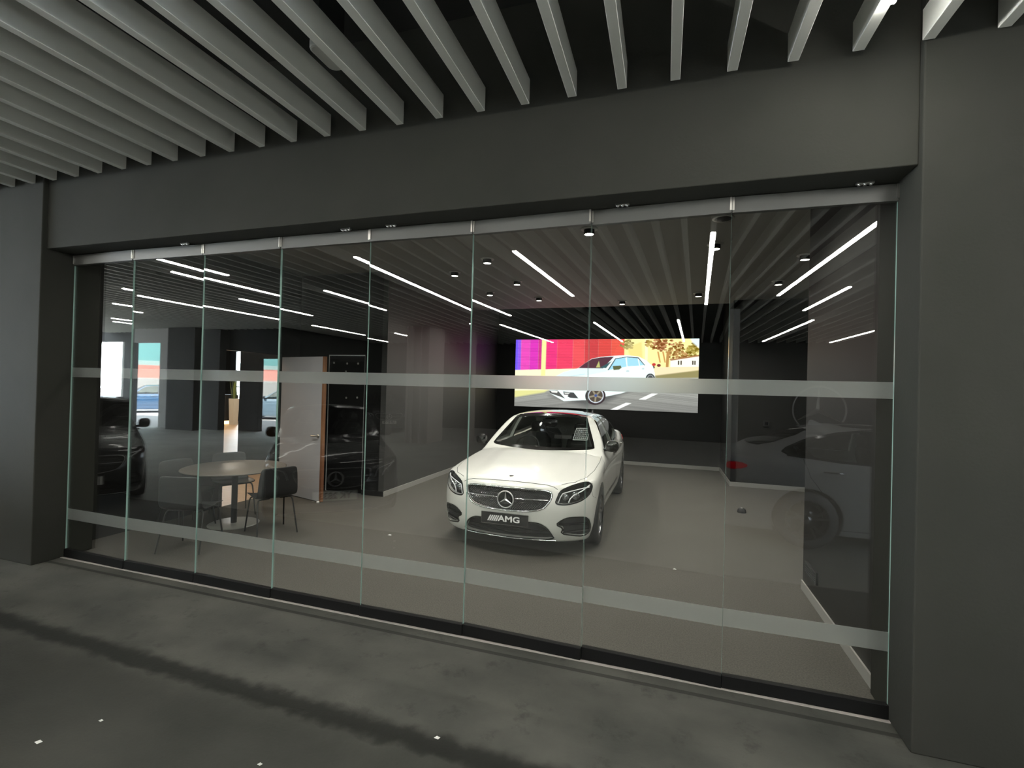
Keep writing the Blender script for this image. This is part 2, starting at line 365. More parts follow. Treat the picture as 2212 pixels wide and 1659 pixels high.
r = empty('ceiling_speaker', (.56, 5.6, 3.76)); b = MB(); b.lathe([(.001,-.02),(.06,-.02),(.085,-.012),(.10,-.002),(.10,0)], 'z', n=28); b.build('speaker_grille', M['black_metal'], r)
b = MB(); b.lathe([(.088,0),(.112,0),(.112,-.008),(.09,-.010)], 'z', n=28); b.build('speaker_rim', M['white_metal'], r)
tag(r, 'round unlit ceiling speaker beside the long strip reflection', 'speaker')
# ---------------------------------------------------------------- car body shape (metres; x back from the nose, y sideways, z up)
def hermite(xs, ys):
    xs = np.array(xs, float); ys = np.array(ys, float)
    m = np.gradient(ys, xs)
    def f(x):
        x = np.clip(x, xs[0], xs[-1]); i = np.clip(np.searchsorted(xs, x, side='right') - 1, 0, len(xs) - 2)
        h = xs[i + 1] - xs[i]; t = (x - xs[i]) / h
        return ((2*t**3 - 3*t**2 + 1) * ys[i] + (t**3 - 2*t**2 + t) * h * m[i]
                + (-2*t**3 + 3*t**2) * ys[i + 1] + (t**3 - t**2) * h * m[i + 1])
    return f

def smax(a, b, k):
    h = np.clip(0.5 - 0.5 * (b - a) / k, 0, 1)
    return b + (a - b) * h + k * h * (1 - h)

def smin(a, b, k):
    return -smax(-a, -b, k)

def sstep(e0, e1, x):
    t = np.clip((x - e0) / (e1 - e0), 0, 1)
    return t * t * (3 - 2 * t)

DECK = hermite([-.2, 0.0, .10, .25, .6, 1.0, 1.4, 2.2, 3.4, 4.2, 4.7, 4.92], [.72, .765, .803, .842, .905, .960, 1.005, 1.01, 1.03, 1.085, 1.085, 1.05])
WIDTH = hermite([-.2, 0, .4, .84, 1.3, 1.9, 2.8, 3.78, 4.3, 4.92], [.86, .885, .912, .926, .918, .912, .918, .926, .908, .85])
SHAPE = hermite([.1, .2, .32, .5, .64, .76, .86, .95, 1.05, 1.2], [-.11, -.065, -.03, -.008, 0, -.006, -.022, -.05, -.095, -.17])
ROOF = hermite([1.5, 1.9, 2.1, 2.5, 2.8, 3.2, 3.6, 4.0, 4.35, 4.6], [1.30, 1.405, 1.44, 1.466, 1.47, 1.452, 1.395, 1.275, 1.12, 1.0])
NOSEZ = hermite([.05, .15, .2, .28, .4, .55, .66, .74, .80, .86, .95], [.16, .10, .065, .03, .008, .0, .02, .05, .10, .18, .34])
NOSEY = hermite([0, .2, .4, .55, .68, .78, .85, .90, .93, 1.0], [0, .012, .046, .095, .165, .25, .34, .45, .58, .95])
TAILY = hermite([0, .3, .5, .7, .82, .9, 1.0], [0, .02, .06, .14, .24, .40, .8])
TAILZ = hermite([.1, .25, .4, .6, .8, .95, 1.1, 1.2], [.14, .04, .0, .015, .05, .04, .0, .02])

def deck(x, a):
    dome = sstep(.50, .30, a - .08 * np.clip((x - .2) / 1.1, 0, 1)) * .014 * sstep(.1, .5, x) * sstep(1.5, 1.1, x)
    return DECK(x) - (.085 - .02 * sstep(1.5, 2.5, x)) * (a / .88) ** 2.4 + dome

def nose_x(a, z):
    return NOSEZ(z) + NOSEY(a)

def ws_x(a, z):
    return 1.335 + (z - 1.0) * 1.70 + .20 * (a / .7) ** 2

def gh_half(x, z):
    t = np.clip((z - .92) / .5, -.5, 1.4)
    return .862 - .075 * t - .165 * np.sign(t) * np.abs(t) ** 1.5 - .075 * np.clip((x - 2.9) / 1.3, 0, 1.5) ** 2

def lower(x, y, z):
    a = np.abs(y)
    line = .80 + .09 * np.clip((x - .9) / 3, 0, 1)
    crease = .012 * np.exp(-((z - line + .035) / .035) ** 2) * sstep(.9, 1.4, x) * sstep(4.6, 4.0, x)
    scoop = .016 * np.exp(-((z - .34) / .07) ** 2) * sstep(1.2, 1.7, x) * sstep(3.5, 3.0, x)
    f = a - (WIDTH(x) + SHAPE(z)) + crease + scoop
    f = smax(f, (z - deck(x, a)) * .97, .07)
    f = smax(f, (nose_x(a, z) - x) * .88, .035)
    f = smax(f, (x - (4.92 - TAILZ(z) - TAILY(a))) * .9, .05)
    return smax(f, .165 - z, .03)

def upper(x, y, z):
    a = np.abs(y)
    f = (a - gh_half(x, z)) * .9
    f = smax(f, (z - (ROOF(x) - .045 * (a / .55) ** 2.2)) * .95, .07)
    f = smax(f, (ws_x(a, z) - x) * .5, .035)
    return smax(f, .8 - z, .02)

def solid(x, y, z):
    return smin(lower(x, y, z), upper(x, y, z), .035)
# ---------------------------------------------------------------- car builder
CS = 1.03                                   # size of the saloon relative to the shape functions
def poly_sdf(px, pz, poly):
    """signed distance to a closed 2D polygon (negative inside)"""
    d = np.full(px.shape, 1e9); ins = np.zeros(px.shape, bool); n = len(poly)
    for i in range(n):
        ax, az = poly[i]; bx, bz = poly[(i+1) % n]; ex, ez = bx-ax, bz-az; wx, wz = px-ax, pz-az
        t = np.clip((wx*ex + wz*ez) / (ex*ex + ez*ez + 1e-12), 0, 1)
        d = np.minimum(d, (wx-ex*t)**2 + (wz-ez*t)**2)
        c = ((az <= pz) & (bz > pz)) | ((bz <= pz) & (az > pz))
        with np.errstate(divide='ignore', invalid='ignore'):
            xi = ax + (pz-az) * ex / np.where(ez == 0, 1e-12, ez)
        ins ^= c & (px < xi)
    d = np.sqrt(d); return np.where(ins, -d, d)

def rounded(poly, n=2):
    """corner cutting (Chaikin) of a closed outline"""
    p = [np.array(q, float) for q in poly]
    for _ in range(n):
        q = []
        for i in range(len(p)):
            a, b = p[i], p[(i+1) % len(p)]; q += [a*.75+b*.25, a*.25+b*.75]
        p = q
    return [tuple(v) for v in p]

def mirror_half(h):
    """half outline from the centre line out and back -> full closed outline"""
    return h + [(-u, w) for u, w in reversed(h) if abs(u) > 1e-6]

GRILLE = rounded(mirror_half([(0,.733),(.30,.731),(.45,.722),(.487,.698),(.488,.65),(.455,.59),(.40,.535),(.29,.508),(.15,.498),(0,.496)]), 1)
LAMP = rounded([(.525,.596),(.545,.655),(.565,.722),(.62,.752),(.70,.782),(.78,.797),(.835,.792),(.862,.765),(.868,.735),(.85,.67),(.79,.621),(.70,.592),(.61,.582)], 2)
LOWER = rounded(mirror_half([(0,.392),(.30,.388),(.375,.380),(.45,.335),(.49,.27),(.522,.205),(.3,.196),(0,.193)]), 1)
INTAKE = rounded([(.535,.372),(.60,.425),(.66,.448),(.74,.447),(.82,.436),(.848,.40),(.866,.32),(.852,.25),(.80,.222),(.70,.245),(.585,.272),(.612,.335)], 1)
WSCREEN = mirror_half([(0,1.008),(.4,1.010),(.66,1.018),(.715,1.03),(.70,1.07),(.535,1.385),(.51,1.405),(.3,1.424),(0,1.432)])
DLO_F = [(1.72,.99),(2.0,1.25),(2.15,1.355),(2.4,1.405),(2.69,1.415),(2.69,1.005),(2.2,.995)]
DLO_R = [(2.76,1.006),(2.76,1.415),(3.1,1.40),(3.4,1.36),(3.75,1.27),(3.97,1.165),(4.02,1.12),(3.95,1.085),(3.4,1.035)]
AXLES = (.84, 3.78)

def carved(x, y, z):
    """the body with arches, grille, lamp bowls, intakes, window openings and the cabin cut out"""
    f = solid(x, y, z); a = np.abs(y)
    for xa in AXLES:
        f = smax(f, -smax(np.sqrt((x-xa)**2 + (z-.338)**2) - .375, .60 - a, .02), .012)
    i = np.nonzero(x < .75)
    if len(i[0]):
        X, A, Z, Y = x[i], a[i], z[i], y[i]; nx = nose_x(A, Z); g = f[i]
        g = smax(g, -np.maximum(poly_sdf(Y, Z, GRILLE), X - nx - .055), .010)
        g = smax(g, -np.maximum(poly_sdf(Y, Z, LOWER), X - nx - .09), .010)
        g = smax(g, -np.maximum(poly_sdf(A, Z, INTAKE), X - nx - .07), .008)
        g = smax(g, -np.maximum(poly_sdf(A, Z, LAMP), X - nx - .075), .005)
        f = f.copy(); f[i] = g
    i = np.nonzero((x > 1.3) & (x < 4.3) & (z > .5))
    if len(i[0]):
        X, A, Z, Y = x[i], a[i], z[i], y[i]; g = f[i]
        cab = np.maximum.reduce([A - np.where(Z > .95, gh_half(X, Z) - .055, .80), Z - (ROOF(X) - .045*(A/.55)**2.2 - .05), ws_x(A, np.maximum(Z, .97)) + .09 - X, X - 4.1, .55 - Z])
        g = np.maximum(g, -cab)
        g = smax(g, -np.maximum.reduce([poly_sdf(Y, Z, WSCREEN), X - ws_x(A, Z) - .14, 1.3 - X]), .006)
        side = np.minimum(poly_sdf(X, Z, DLO_F), poly_sdf(X, Z, DLO_R))
        g = smax(g, -np.maximum(side + .006, .45 - A), .006)
        f = f.copy(); f[i] = g
    return f

def surface_net(fun, lo, hi, h):
    n = [int(round((b-a)/h)) + 1 for a, b in zip(lo, hi)]
    ax = [lo[k] + h*np.arange(n[k]) for k in range(3)]
    f = np.empty(n)
    for i0 in range(0, n[0], 24):
        G = np.meshgrid(ax[0][i0:i0+24], ax[1], ax[2], indexing='ij'); f[i0:i0+24] = fun(*G)
    s = f < 0
    c = np.zeros([m-1 for m in n], int)
    for d in np.ndindex(2, 2, 2): c += s[d[0]:n[0]-1+d[0], d[1]:n[1]-1+d[1], d[2]:n[2]-1+d[2]]
    act = (c > 0) & (c < 8); idx = -np.ones(act.shape, int); cells = np.argwhere(act); idx[act] = np.arange(len(cells))
    acc = np.zeros((len(cells), 3)); cnt = np.zeros(len(cells))
    corners = list(np.ndindex(2, 2, 2)); ci = cells
    for p in corners:
        for k in range(3):
            if p[k]: continue
            q = list(p); q[k] = 1
            fa = f[ci[:,0]+p[0], ci[:,1]+p[1], ci[:,2]+p[2]]; fb = f[ci[:,0]+q[0], ci[:,1]+q[1], ci[:,2]+q[2]]
            cr = (fa < 0) != (fb < 0); t = np.where(cr, fa / np.where(cr, fa-fb, 1), 0)
            pos = np.array(p, float)[None].repeat(len(ci), 0); pos[:,k] += t
            acc[cr] += pos[cr]; cnt[cr] += 1
    V = np.array(lo) + h*(cells + acc / cnt[:,None]); F = []
    for k in range(3):
        u, v = (k+1) % 3, (k+2) % 3
        sl0 = [slice(None)]*3; sl1 = [slice(None)]*3; sl0[k] = slice(0, n[k]-1); sl1[k] = slice(1, n[k])
        A, B = s[tuple(sl0)], s[tuple(sl1)]
        e = np.argwhere(A != B)
        e = e[(e[:,u] > 0) & (e[:,u] < n[u]-1) & (e[:,v] > 0) & (e[:,v] < n[v]-1)]
        def g(du, dv):
            w = e.copy(); w[:,u] -= du; w[:,v] -= dv; return idx[w[:,0], w[:,1], w[:,2]]
        q = np.stack([g(1,1), g(0,1), g(0,0), g(1,0)], 1); fl = ~A[e[:,0], e[:,1], e[:,2]]
        q[fl] = q[fl][:, ::-1]; F.append(q[(q >= 0).all(1)])
    return V, np.concatenate(F)

def grad(fun, V, e=.002):
    x, y, z = V.T
    g = np.stack([fun(x+e, y, z) - fun(x-e, y, z), fun(x, y+e, z) - fun(x, y-e, z), fun(x, y, z+e) - fun(x, y, z-e)], 1) / (2*e)
    return g

def snap(fun, V, it=4):
    for _ in range(it):
        g = grad(fun, V); f = fun(*V.T); l2 = np.maximum((g*g).sum(1), .05)
        st = g * (f / l2)[:,None]; ln = np.linalg.norm(st, axis=1); st *= np.minimum(1, .012 / np.maximum(ln, 1e-9))[:,None]
        V = V - st
    g = grad(fun, V); return V, g / np.maximum(np.linalg.norm(g, axis=1), 1e-6)[:,None]

def local(V):
    """shape coordinates -> object coordinates (nose towards -Y, origin on the ground mid-length)"""
    V = np.asarray(V, float); return np.stack([V[:,1], V[:,0] - 2.46, V[:,2]], 1) * CS
def local_n(N): return np.stack([N[:,1], N[:,0], N[:,2]], 1)

def cast(P, axis, sgn, fun=solid, start=None):
    """first hit of the body along an axis; P are (u, w) pairs of the two other axes"""
    P = np.asarray(P, float); n = len(P)
    rng = {'x': (-.1, 2.6) if sgn > 0 else (5.0, 3.2), 'y': (1.0, 0.0) if sgn > 0 else (-1.0, 0.0), 'z': (1.55, .4)}[axis]
    t = np.linspace(*rng, 900)
    def pt(tt):
        if axis == 'x': return tt, P[:,:1] + 0*tt, P[:,1:] + 0*tt
        if axis == 'y': return P[:,:1] + 0*tt, tt, P[:,1:] + 0*tt
        return P[:,:1] + 0*tt, P[:,1:] + 0*tt, tt
    T = np.broadcast_to(t, (n, 900)); f = fun(*pt(T)); i = np.argmax(f < 0, 1); i = np.maximum(i, 1)
    r = np.arange(n); a, b = t[i-1], t[i]
    for _ in range(14):
        m = (a+b)/2; fm = fun(*[q[:,0] for q in pt(m[:,None])]); neg = fm < 0
        b = np.where(neg, m, b); a = np.where(neg, a, m)
    return np.stack([q[:,0] for q in pt(((a+b)/2)[:,None])], 1)

def fill(poly, res):
    """triangulated fill of a 2D outline with inner points"""
    pts = []; n = len(poly)
    for i in range(n):
        a, b = np.array(poly[i], float), np.array(poly[(i+1) % n], float); k = max(1, int(np.ceil(np.linalg.norm(b-a)/res)))
        pts += [tuple(a + (b-a)*j/k) for j in range(k)]
    nb = len(pts); lo = np.min(pts, 0); hi = np.max(pts, 0)
    gx, gy = np.meshgrid(np.arange(lo[0]+res/2, hi[0], res), np.arange(lo[1]+res/2, hi[1], res)); gx, gy = gx.ravel(), gy.ravel()
    ins = poly_sdf(gx, gy, pts) < -res*.35; pts += list(zip(gx[ins], gy[ins]))
    o = geometry.delaunay_2d_cdt([Vector(p) for p in pts], [(i, (i+1) % nb) for i in range(nb)], [], 1, 1e-6)
    return np.array([tuple(v) for v in o[0]]), [list(f) for f in o[2]]

def patch(name, poly, axis, sgn, m, parent, off=.002, res=.02, shift=0, mirror=False):
    """a skin piece that follows the body: outline projected along an axis, lifted by off along the normal"""
    P, F = fill(poly, res); V = cast(P, axis, sgn)
    N = grad(solid, V); N /= np.linalg.norm(N, axis=1)[:,None]
    V = V + N*off
    if shift: V[:, 'xyz'.index(axis)] += shift * sgn
    if mirror: V[:,1] *= -1; N[:,1] *= -1
    L = local(V); NL = local_n(N)
    F2 = []
    for f in F:
        a, b, c = L[f[0]], L[f[1]], L[f[2]]
        F2.append(f if np.cross(b-a, c-a) @ NL[f[0]] > 0 else f[::-1])
    return link_mesh(name, L, F2, m, parent, True, NL)

def seam(mb, pts, axis, sgn, w=.004, off=.0012, mirror=False):
    """a thin dark panel gap laid along the body"""
    q = []
    for i in range(len(pts)-1):
        a, b = np.array(pts[i], float), np.array(pts[i+1], float); k = max(1, int(np.linalg.norm(b-a)/.03)); q += [a+(b-a)*j/k for j in range(k)]
    q.append(np.array(pts[-1], float)); V = cast(q, axis, sgn)
    N = grad(solid, V); N /= np.linalg.norm(N, axis=1)[:,None]
    T = np.gradient(V, axis=0); B = np.cross(T, N); B /= np.maximum(np.linalg.norm(B, axis=1), 1e-9)[:,None]
    L, Rr = V + N*off + B*w/2, V + N*off - B*w/2
    if mirror: L[:,1] *= -1; Rr[:,1] *= -1
    n = len(V); mb.add(np.concatenate([local(L), local(Rr)]), [(i, i+1, n+i+1, n+i) for i in range(n-1)], 0, True)

def nose_pts(P, off=0):
    """points of the front face at (y, z), moved back by off"""
    P = np.asarray(P, float); V = np.stack([nose_x(np.abs(P[:,0]), P[:,1]) + off, P[:,0], P[:,1]], 1); return local(V)
def outline(poly, step=.02):
    q = []
    for i in range(len(poly)):
        a, b = np.array(poly[i]), np.array(poly[(i+1) % len(poly)]); k = max(1, int(np.linalg.norm(b-a)/step)); q += [tuple(a+(b-a)*j/k) for j in range(k)]
    return q

def nose_plate(name, poly, off, m, parent, res=.02, mirror=False):
    P, F = fill(poly, res); L = nose_pts(P, off)
    if mirror: L[:,0] *= -1
    F = [f if np.cross(L[f[1]]-L[f[0]], L[f[2]]-L[f[0]])[1] < 0 else f[::-1] for f in F]
    return link_mesh(name, L, F, m, parent, True)

def offset_outline(poly, d):
    """outline moved outwards by d along its 2D normals"""
    P = np.array(poly, float); T = np.roll(P, -1, 0) - np.roll(P, 1, 0); T /= np.maximum(np.linalg.norm(T, axis=1), 1e-9)[:,None]
    area = np.sum(P[:,0]*np.roll(P[:,1], -1) - np.roll(P[:,0], -1)*P[:,1]); N = np.stack([T[:,1], -T[:,0]], 1)*(1 if area > 0 else -1)
    return P + N*d
def rim(name, poly, out, inn, m, parent, place, mirror=False):
    """flat gasket following an outline on the body"""
    q = outline(poly, .015); A = place(offset_outline(q, out)); B = place(offset_outline(q, -inn)); n = len(q)
    V = np.concatenate([A, B])
    if mirror: V[:,0] *= -1
    b = MB(); b.add(V, [(i, (i+1) % n, n+(i+1) % n, n+i) for i in range(n)], 0, True); return b.build(name, m, parent)
def on_nose(off): return lambda P: nose_pts(P, off)
def on_side(off):
    def f(P):
        V = cast(P, 'y', 1); N = grad(solid, V); N /= np.linalg.norm(N, axis=1)[:,None]; return local(V + N*off)
    return f
def on_front(off):
    def f(P):
        V = cast(P, 'x', 1); N = grad(solid, V); N /= np.linalg.norm(N, axis=1)[:,None]; return local(V + N*off)
    return f

def paint(name, col, rough=.25, metal=0):
    return mat(name, col, rough, metal, .5, 1.0)
M['white_paint'] = paint('white_paint', (.60,.60,.57), .3)
M['silver_paint'] = paint('pearl_white_paint', (.75,.76,.77), .3)
M['black_paint'] = paint('black_paint', (.006,.006,.007), .2)
M['blue_paint'] = paint('blue_paint', (.03,.07,.13), .25)
M['tyre'] = mat('tyre_rubber', (.012,.012,.012), .75)
M['rim'] = mat('alloy_wheel', (.42,.42,.43), .22, 1)
M['rim_dark'] = mat('dark_alloy', (.02,.02,.02), .3)
M['car_glass'] = thin_glass('car_glass', (.72,.76,.74), .045)
M['dark_glass'] = mat('dark_glass', (.004,.004,.005), .03, 0, .6)
M['piano'] = mat('gloss_black', (.006,.006,.006), .12)
M['lens'] = thin_glass('lamp_lens', (.96,.97,.98), .05)
M['red_lens'] = mat('red_tail_lamp', (.45,.01,.015), .15, emit=(.8,.02,.03), strength=.25)
M['leather'] = mat('dark_leather', (.018,.017,.016), .5)
M['dash'] = mat('dashboard', (.016,.015,.013), .95, 0, .1); M['star'] = mat('star_chrome', (.80,.80,.80), .28, .75)
M['plate_white'] = mat('plate_white', (.85,.85,.82), .5)
M['plate_black'] = mat('plate_black', (.008,.008,.008), .4)
M['letter_white'] = mat('plate_letters', (.7,.7,.7), .4)
M['lamp_silver'] = mat('lamp_reflector', (.6,.6,.62), .15, 1)
M['drl'] = mat('lamp_lightguide', (.8,.8,.82), .25)

def wheel_mesh(prefix=''):
    r, w = .338*CS, .118*CS
    t = MB(); t.lathe([(r*.70,-w),(r*.78,-w*1.04),(r*.94,-w*1.02),(r*.985,-w*.85),(r,-w*.55),(r,w*.55),(r*.985,w*.85),(r*.94,w*1.02),(r*.78,w*1.04),(r*.70,w)], 'x', n=48)
    return t, r, w

def make_wheel(parent, x, side):
    """tyre with an alloy rim of five split spokes; side +1 = outward along +X"""
    t, r, w = wheel_mesh(); y = (x - 2.46)*CS
    root = empty('wheel', (side*.80*CS, y, r), 0, parent)
    t.build('tyre', M['tyre'], root)
    rim = MB(); o = side*w
    rim.lathe([(r*.70,-w*.9),(r*.68,0),(r*.69,o*.9),(r*.74,o*1.0),(r*.72,o*.85)] if side > 0 else [(r*.70,w*.9),(r*.68,0),(r*.69,o*.9),(r*.74,o*1.0),(r*.72,o*.85)], 'x', n=48)
    for k in range(5):
        for s in (-1, 1):
            a = 2*math.pi*k/5 + .3; b = a + s*.20; ca, sa, cb, sb = math.cos(a+s*.05), math.sin(a+s*.05), math.cos(b), math.sin(b)
            p0 = Vector((o*.72, r*.13*ca, r*.13*sa)); p1 = Vector((o*.86, r*.70*cb, r*.70*sb)); tn = Vector((0, -(sa+sb), ca+cb)).normalized()*r*.045; d = Vector((o*.25, 0, 0))
            v = [p0-tn*1.1, p0+tn*1.1, p1+tn*.8, p1-tn*.8]; v = v + [q-d for q in v]
            rim.add(v, [(0,1,2,3),(4,7,6,5),(0,4,5,1),(1,5,6,2),(2,6,7,3),(3,7,4,0)])
    rim.lathe([(0.001,o*.86),(r*.10,o*.85),(r*.17,o*.74),(r*.18,o*.4)], 'x', n=24)
    rim.build('rim', M['rim'], root)
    d = MB(); d.lathe([(0.001,o*.2),(r*.55,o*.2),(r*.55,o*.05)], 'x', n=32); d.build('brake_disc', M['rim_dark'], root)
    return root

def plate(parent, text, back, front=True, dark=False, ypos=None, h=.405):
    pl = empty('licence_plate', (0, 0, 0), 0, parent)
    yb = (-2.46 - .012)*CS if front else (4.92 - 2.46 - .005)*CS
    if front: yb = (0.008 - 2.46)*CS - .022
    b = MB(); b.box(-.265*CS, .265*CS, yb, yb+.016, (h-.062)*CS, (h+.062)*CS); b.build('plate_board', back, pl, .004)
    e = MB()
    for u0, u1, w0, w1 in ((-.265,.265,-.062,-.058),(-.265,.265,.058,.062),(-.265,-.261,-.062,.062),(.261,.265,-.062,.062)):
        e.box(u0*CS, u1*CS, yb-.0025, yb+.002, (h+w0)*CS, (h+w1)*CS)
    e.build('plate_border', M['lamp_silver'] if dark else M['plate_black'], pl)
    return pl, yb, h*CS

def build_car(name, body_mat):
    root = empty(name, (0, 0, 0))
    V, F = surface_net(carved, (-.06, -.99, .13), (4.98, .99, 1.51), .012)
    V, N = snap(carved, V); L = local(V); NL = local_n(N)
    body = link_mesh('car_body', L, F[:, ::-1].tolist(), body_mat, root, True, NL)
    # windows
    patch('windscreen', WSCREEN, 'x', 1, M['car_glass'], root, -.004, .03)
    rim('windscreen_surround', WSCREEN, .008, .022, M['piano'], root, on_front(.0015))
    for mir in (False, True):
        patch('side_window', DLO_F, 'y', 1, M['car_glass'], root, -.006, .04, mirror=mir)
        patch('side_window', DLO_R, 'y', 1, M['car_glass'], root, -.006, .04, mirror=mir)
        patch('window_pillar', [(2.68,1.0),(2.68,1.42),(2.77,1.42),(2.77,1.0)], 'y', 1, M['piano'], root, .002, .03, mirror=mir)
        for D_ in (DLO_F, DLO_R): rim('window_seal', D_, .009, .014, M['piano'], root, on_side(.0015), mir)
        ft = MB(); pts = [(1.70,.982),(2.2,.987),(2.75,.997),(3.4,1.026),(3.97,1.076)]
        V3 = cast(pts, 'y', 1); Ln = local(V3)
        if mir: Ln[:,0] *= -1
        ft.tube([tuple(p) for p in Ln], .008, 8); ft.build('window_trim', M['piano'], root)
    patch('rear_window', rounded(mirror_half([(0,1.145),(.55,1.155),(.46,1.36),(0,1.395)]), 1), 'x', -1, M['dark_glass'], root, .003, .05)
    patch('glass_roof', rounded([(2.16,-.50),(2.12,0),(2.16,.50),(2.6,.525),(3.25,.50),(3.28,0),(3.25,-.50),(2.6,-.525)], 1), 'z', 1, M['dark_glass'], root, .003, .05)
    # panel gaps
    sm = MB()
    seam(sm, [(-.54,.738),(-.50,.762),(-.43,.778),(-.26,.789),(0,.796),(.26,.789),(.43,.778),(.50,.762),(.54,.738)], 'x', 1, .007)
    for mir in (False, True):
        seam(sm, [(.19,.57),(.30,.70),(.50,.79),(.8,.835),(1.2,.845),(1.5,.83)], 'z', 1, .006, mirror=mir)
        for P in ([(1.30,.24),(1.30,.80),(1.42,.98)], [(2.72,.24),(2.72,1.0)], [(3.62,.66),(3.75,.85),(3.80,1.05)], [(1.30,.245),(2.72,.245),(3.42,.245)]):
            seam(sm, P, 'y', 1, .006, mirror=mir)
        seam(sm, [(.866,.70),(.88,.64),(.90,.62)], 'x', 1, .005, mirror=mir)
    sm.build('panel_gap', M['matte_black'], root)
    # grille
    gr = empty('grille', (0, 0, 0), 0, root)
    nose_plate('grille_backing', GRILLE, .048, M['matte_black'], gr)
    b = MB(); b.tube([tuple(p) for p in nose_pts(outline(GRILLE, .03), .002)], .0105, 8, closed=True); b.build('grille_frame', M['chrome'], gr)
    b = MB(); row = 0; z = .508
    while z < .728:
        y = -.49 + (row % 2)*.0125
        while y < .49:
            if poly_sdf(np.array([y]), np.array([z]), GRILLE)[0] < -.014 and math.hypot(y, z-.612) > .098 and not (abs(z-.627) < .014):
                p = nose_pts([(y, z)], .03)[0]; s = .0062
                b.add([(p[0]-s,p[1],p[2]),(p[0],p[1],p[2]-s),(p[0]+s,p[1],p[2]),(p[0],p[1],p[2]+s),(p[0],p[1]-.006,p[2])], [(0,1,4),(1,2,4),(2,3,4),(3,0,4)])
            y += .025
        z += .0125; row += 1
    b.build('grille_pins', M['lamp_silver'], gr)
    b = MB()
    for z in (.545, .585, .665, .70):
        P = [(y, z) for y in np.linspace(-.46, .46, 30) if poly_sdf(np.array([y]), np.array([z]), GRILLE)[0] < -.01]
        b.tube([tuple(p) for p in nose_pts(P, .040)], .0035, 6)
    b.build('grille_mesh', M['piano'], gr)
    for s in (-1, 1):
        b = MB(); b.tube([tuple(p) for p in nose_pts([(s*y, .627) for y in np.linspace(.10, .455, 14)], .012)], .0075, 8); b.build('grille_bar', M['chrome'], gr)
    st = MB(); ce = Vector((0, (-2.46 + .004)*CS, .612*CS)); rr = .088*CS
    st.tube([ce + Vector((math.cos(t)*rr, 0, math.sin(t)*rr)) for t in np.linspace(0, 2*math.pi, 41)[:-1]], .0078, 8, closed=True)
    for k in range(3):
        a = math.pi/2 + k*2*math.pi/3; d = Vector((math.cos(a), 0, math.sin(a))); p = Vector((-d.z, 0, d.x))
        v = [ce + p*.013, ce - p*.013, ce + d*rr*.98, ce + Vector((0,-.016,0)), ce + d*rr*.98 + Vector((0,-.004,0))]
        st.add(v, [(0,3,4),(3,1,4),(0,4,2),(1,2,4),(0,1,3),(0,2,1)])
    st.build('star_emblem', M['star'], gr)
    b = MB(); b.lathe([(.001,.006),(.078*CS,.006),(.08*CS,-.012)], 'y', (0, ce.y+.004, ce.z), 32); b.build('emblem_backing', M['piano'], gr)
    b = MB(); q = cast([(.205, .0)], 'z', 1); q = local(q)[0]; b.lathe([(.001,.004),(.022,.003),(.026,.0)], 'z', (q[0], q[1], q[2]), 20); b.build('hood_badge', M['chrome'], root)
    # lower intake, side intakes
    lo = empty('lower_intake', (0, 0, 0), 0, root)
    nose_plate('intake_backing', LOWER, .08, M['matte_black'], lo)
    b = MB()
    for z in (.25, .29):
        b.tube([tuple(p) for p in nose_pts([(y, z) for y in np.linspace(-.47, .47, 24)], .06)], .006, 6)
    b.build('intake_slat', M['piano'], lo)
    rim('intake_edge', LOWER, .006, .010, M['piano'], lo, on_nose(-.002))
    b = MB(); b.tube([tuple(p) for p in nose_pts([(y, .192) for y in np.linspace(-.53, .53, 30)], -.012)], .009, 8); b.build('splitter_trim', M['chrome'], root)
    for s in (-1, 1):
        si = empty('side_intake', (0, 0, 0), 0, root)
        nose_plate('intake_backing', INTAKE, .06, M['matte_black'], si, mirror=s < 0)
        rim('intake_edge', INTAKE, .007, .008, M['piano'], si, on_nose(-.0015), s < 0)
        for pts in ([(.545,.368),(.64,.376),(.74,.376),(.83,.365)], [(.60,.278),(.68,.292),(.76,.297),(.845,.292)]):
            b = MB(); L2 = nose_pts([(s*u, w) for u, w in pts], .012); Q2 = nose_pts([(s*u, w-.020) for u, w in pts], .03)
            n = len(pts); v = np.concatenate([L2, Q2, L2 + [0,.05,0], Q2 + [0,.05,0]])
            b.add(v, [(i,i+1,n+i+1,n+i) for i in range(n-1)] + [(2*n+i,3*n+i,3*n+i+1,2*n+i+1) for i in range(n-1)] + [(i,2*n+i,2*n+i+1,i+1) for i in range(n-1)] + [(n+i,n+i+1,3*n+i+1,3*n+i) for i in range(n-1)])
            b.build('intake_fin', M['piano'], si)
    # headlamps
    for s in (-1, 1):
        hl = empty('headlamp', (0, 0, 0), 0, root)
        nose_plate('lamp_bowl', LAMP, .066, M['piano'], hl, mirror=s < 0)
        for (u, w, r_) in ((.715,.668,.042),(.615,.655,.034)):
            p = nose_pts([(s*u, w)], .035)[0]; b = MB()
            b.lathe([(.001,-.008),(r_*.75,-.002),(r_*.78,.0),(r_,-.006),(r_*1.05,.02),(r_,.05)], 'y', p, 24); b.build('lamp_projector', M['lamp_silver'], hl)
        for pts in ([(.553,.60),(.572,.66),(.592,.695),(.66,.715),(.76,.735),(.84,.745)], [(.655,.603),(.668,.64),(.70,.675),(.78,.715),(.845,.765)]):
            q = [np.array(pts[0])]
            for i in range(len(pts)-1): q += [np.array(pts[i]) + (np.array(pts[i+1])-np.array(pts[i]))*t for t in (.25,.5,.75,1)]
            b = MB(); b.tube([tuple(p) for p in nose_pts([(s*u, w) for u, w in q], .02)], .0065, 8); b.build('light_guide', M['drl'], hl)
        rim('lamp_gasket', LAMP, .007, .007, M['piano'], hl, on_nose(-.0015), s < 0)
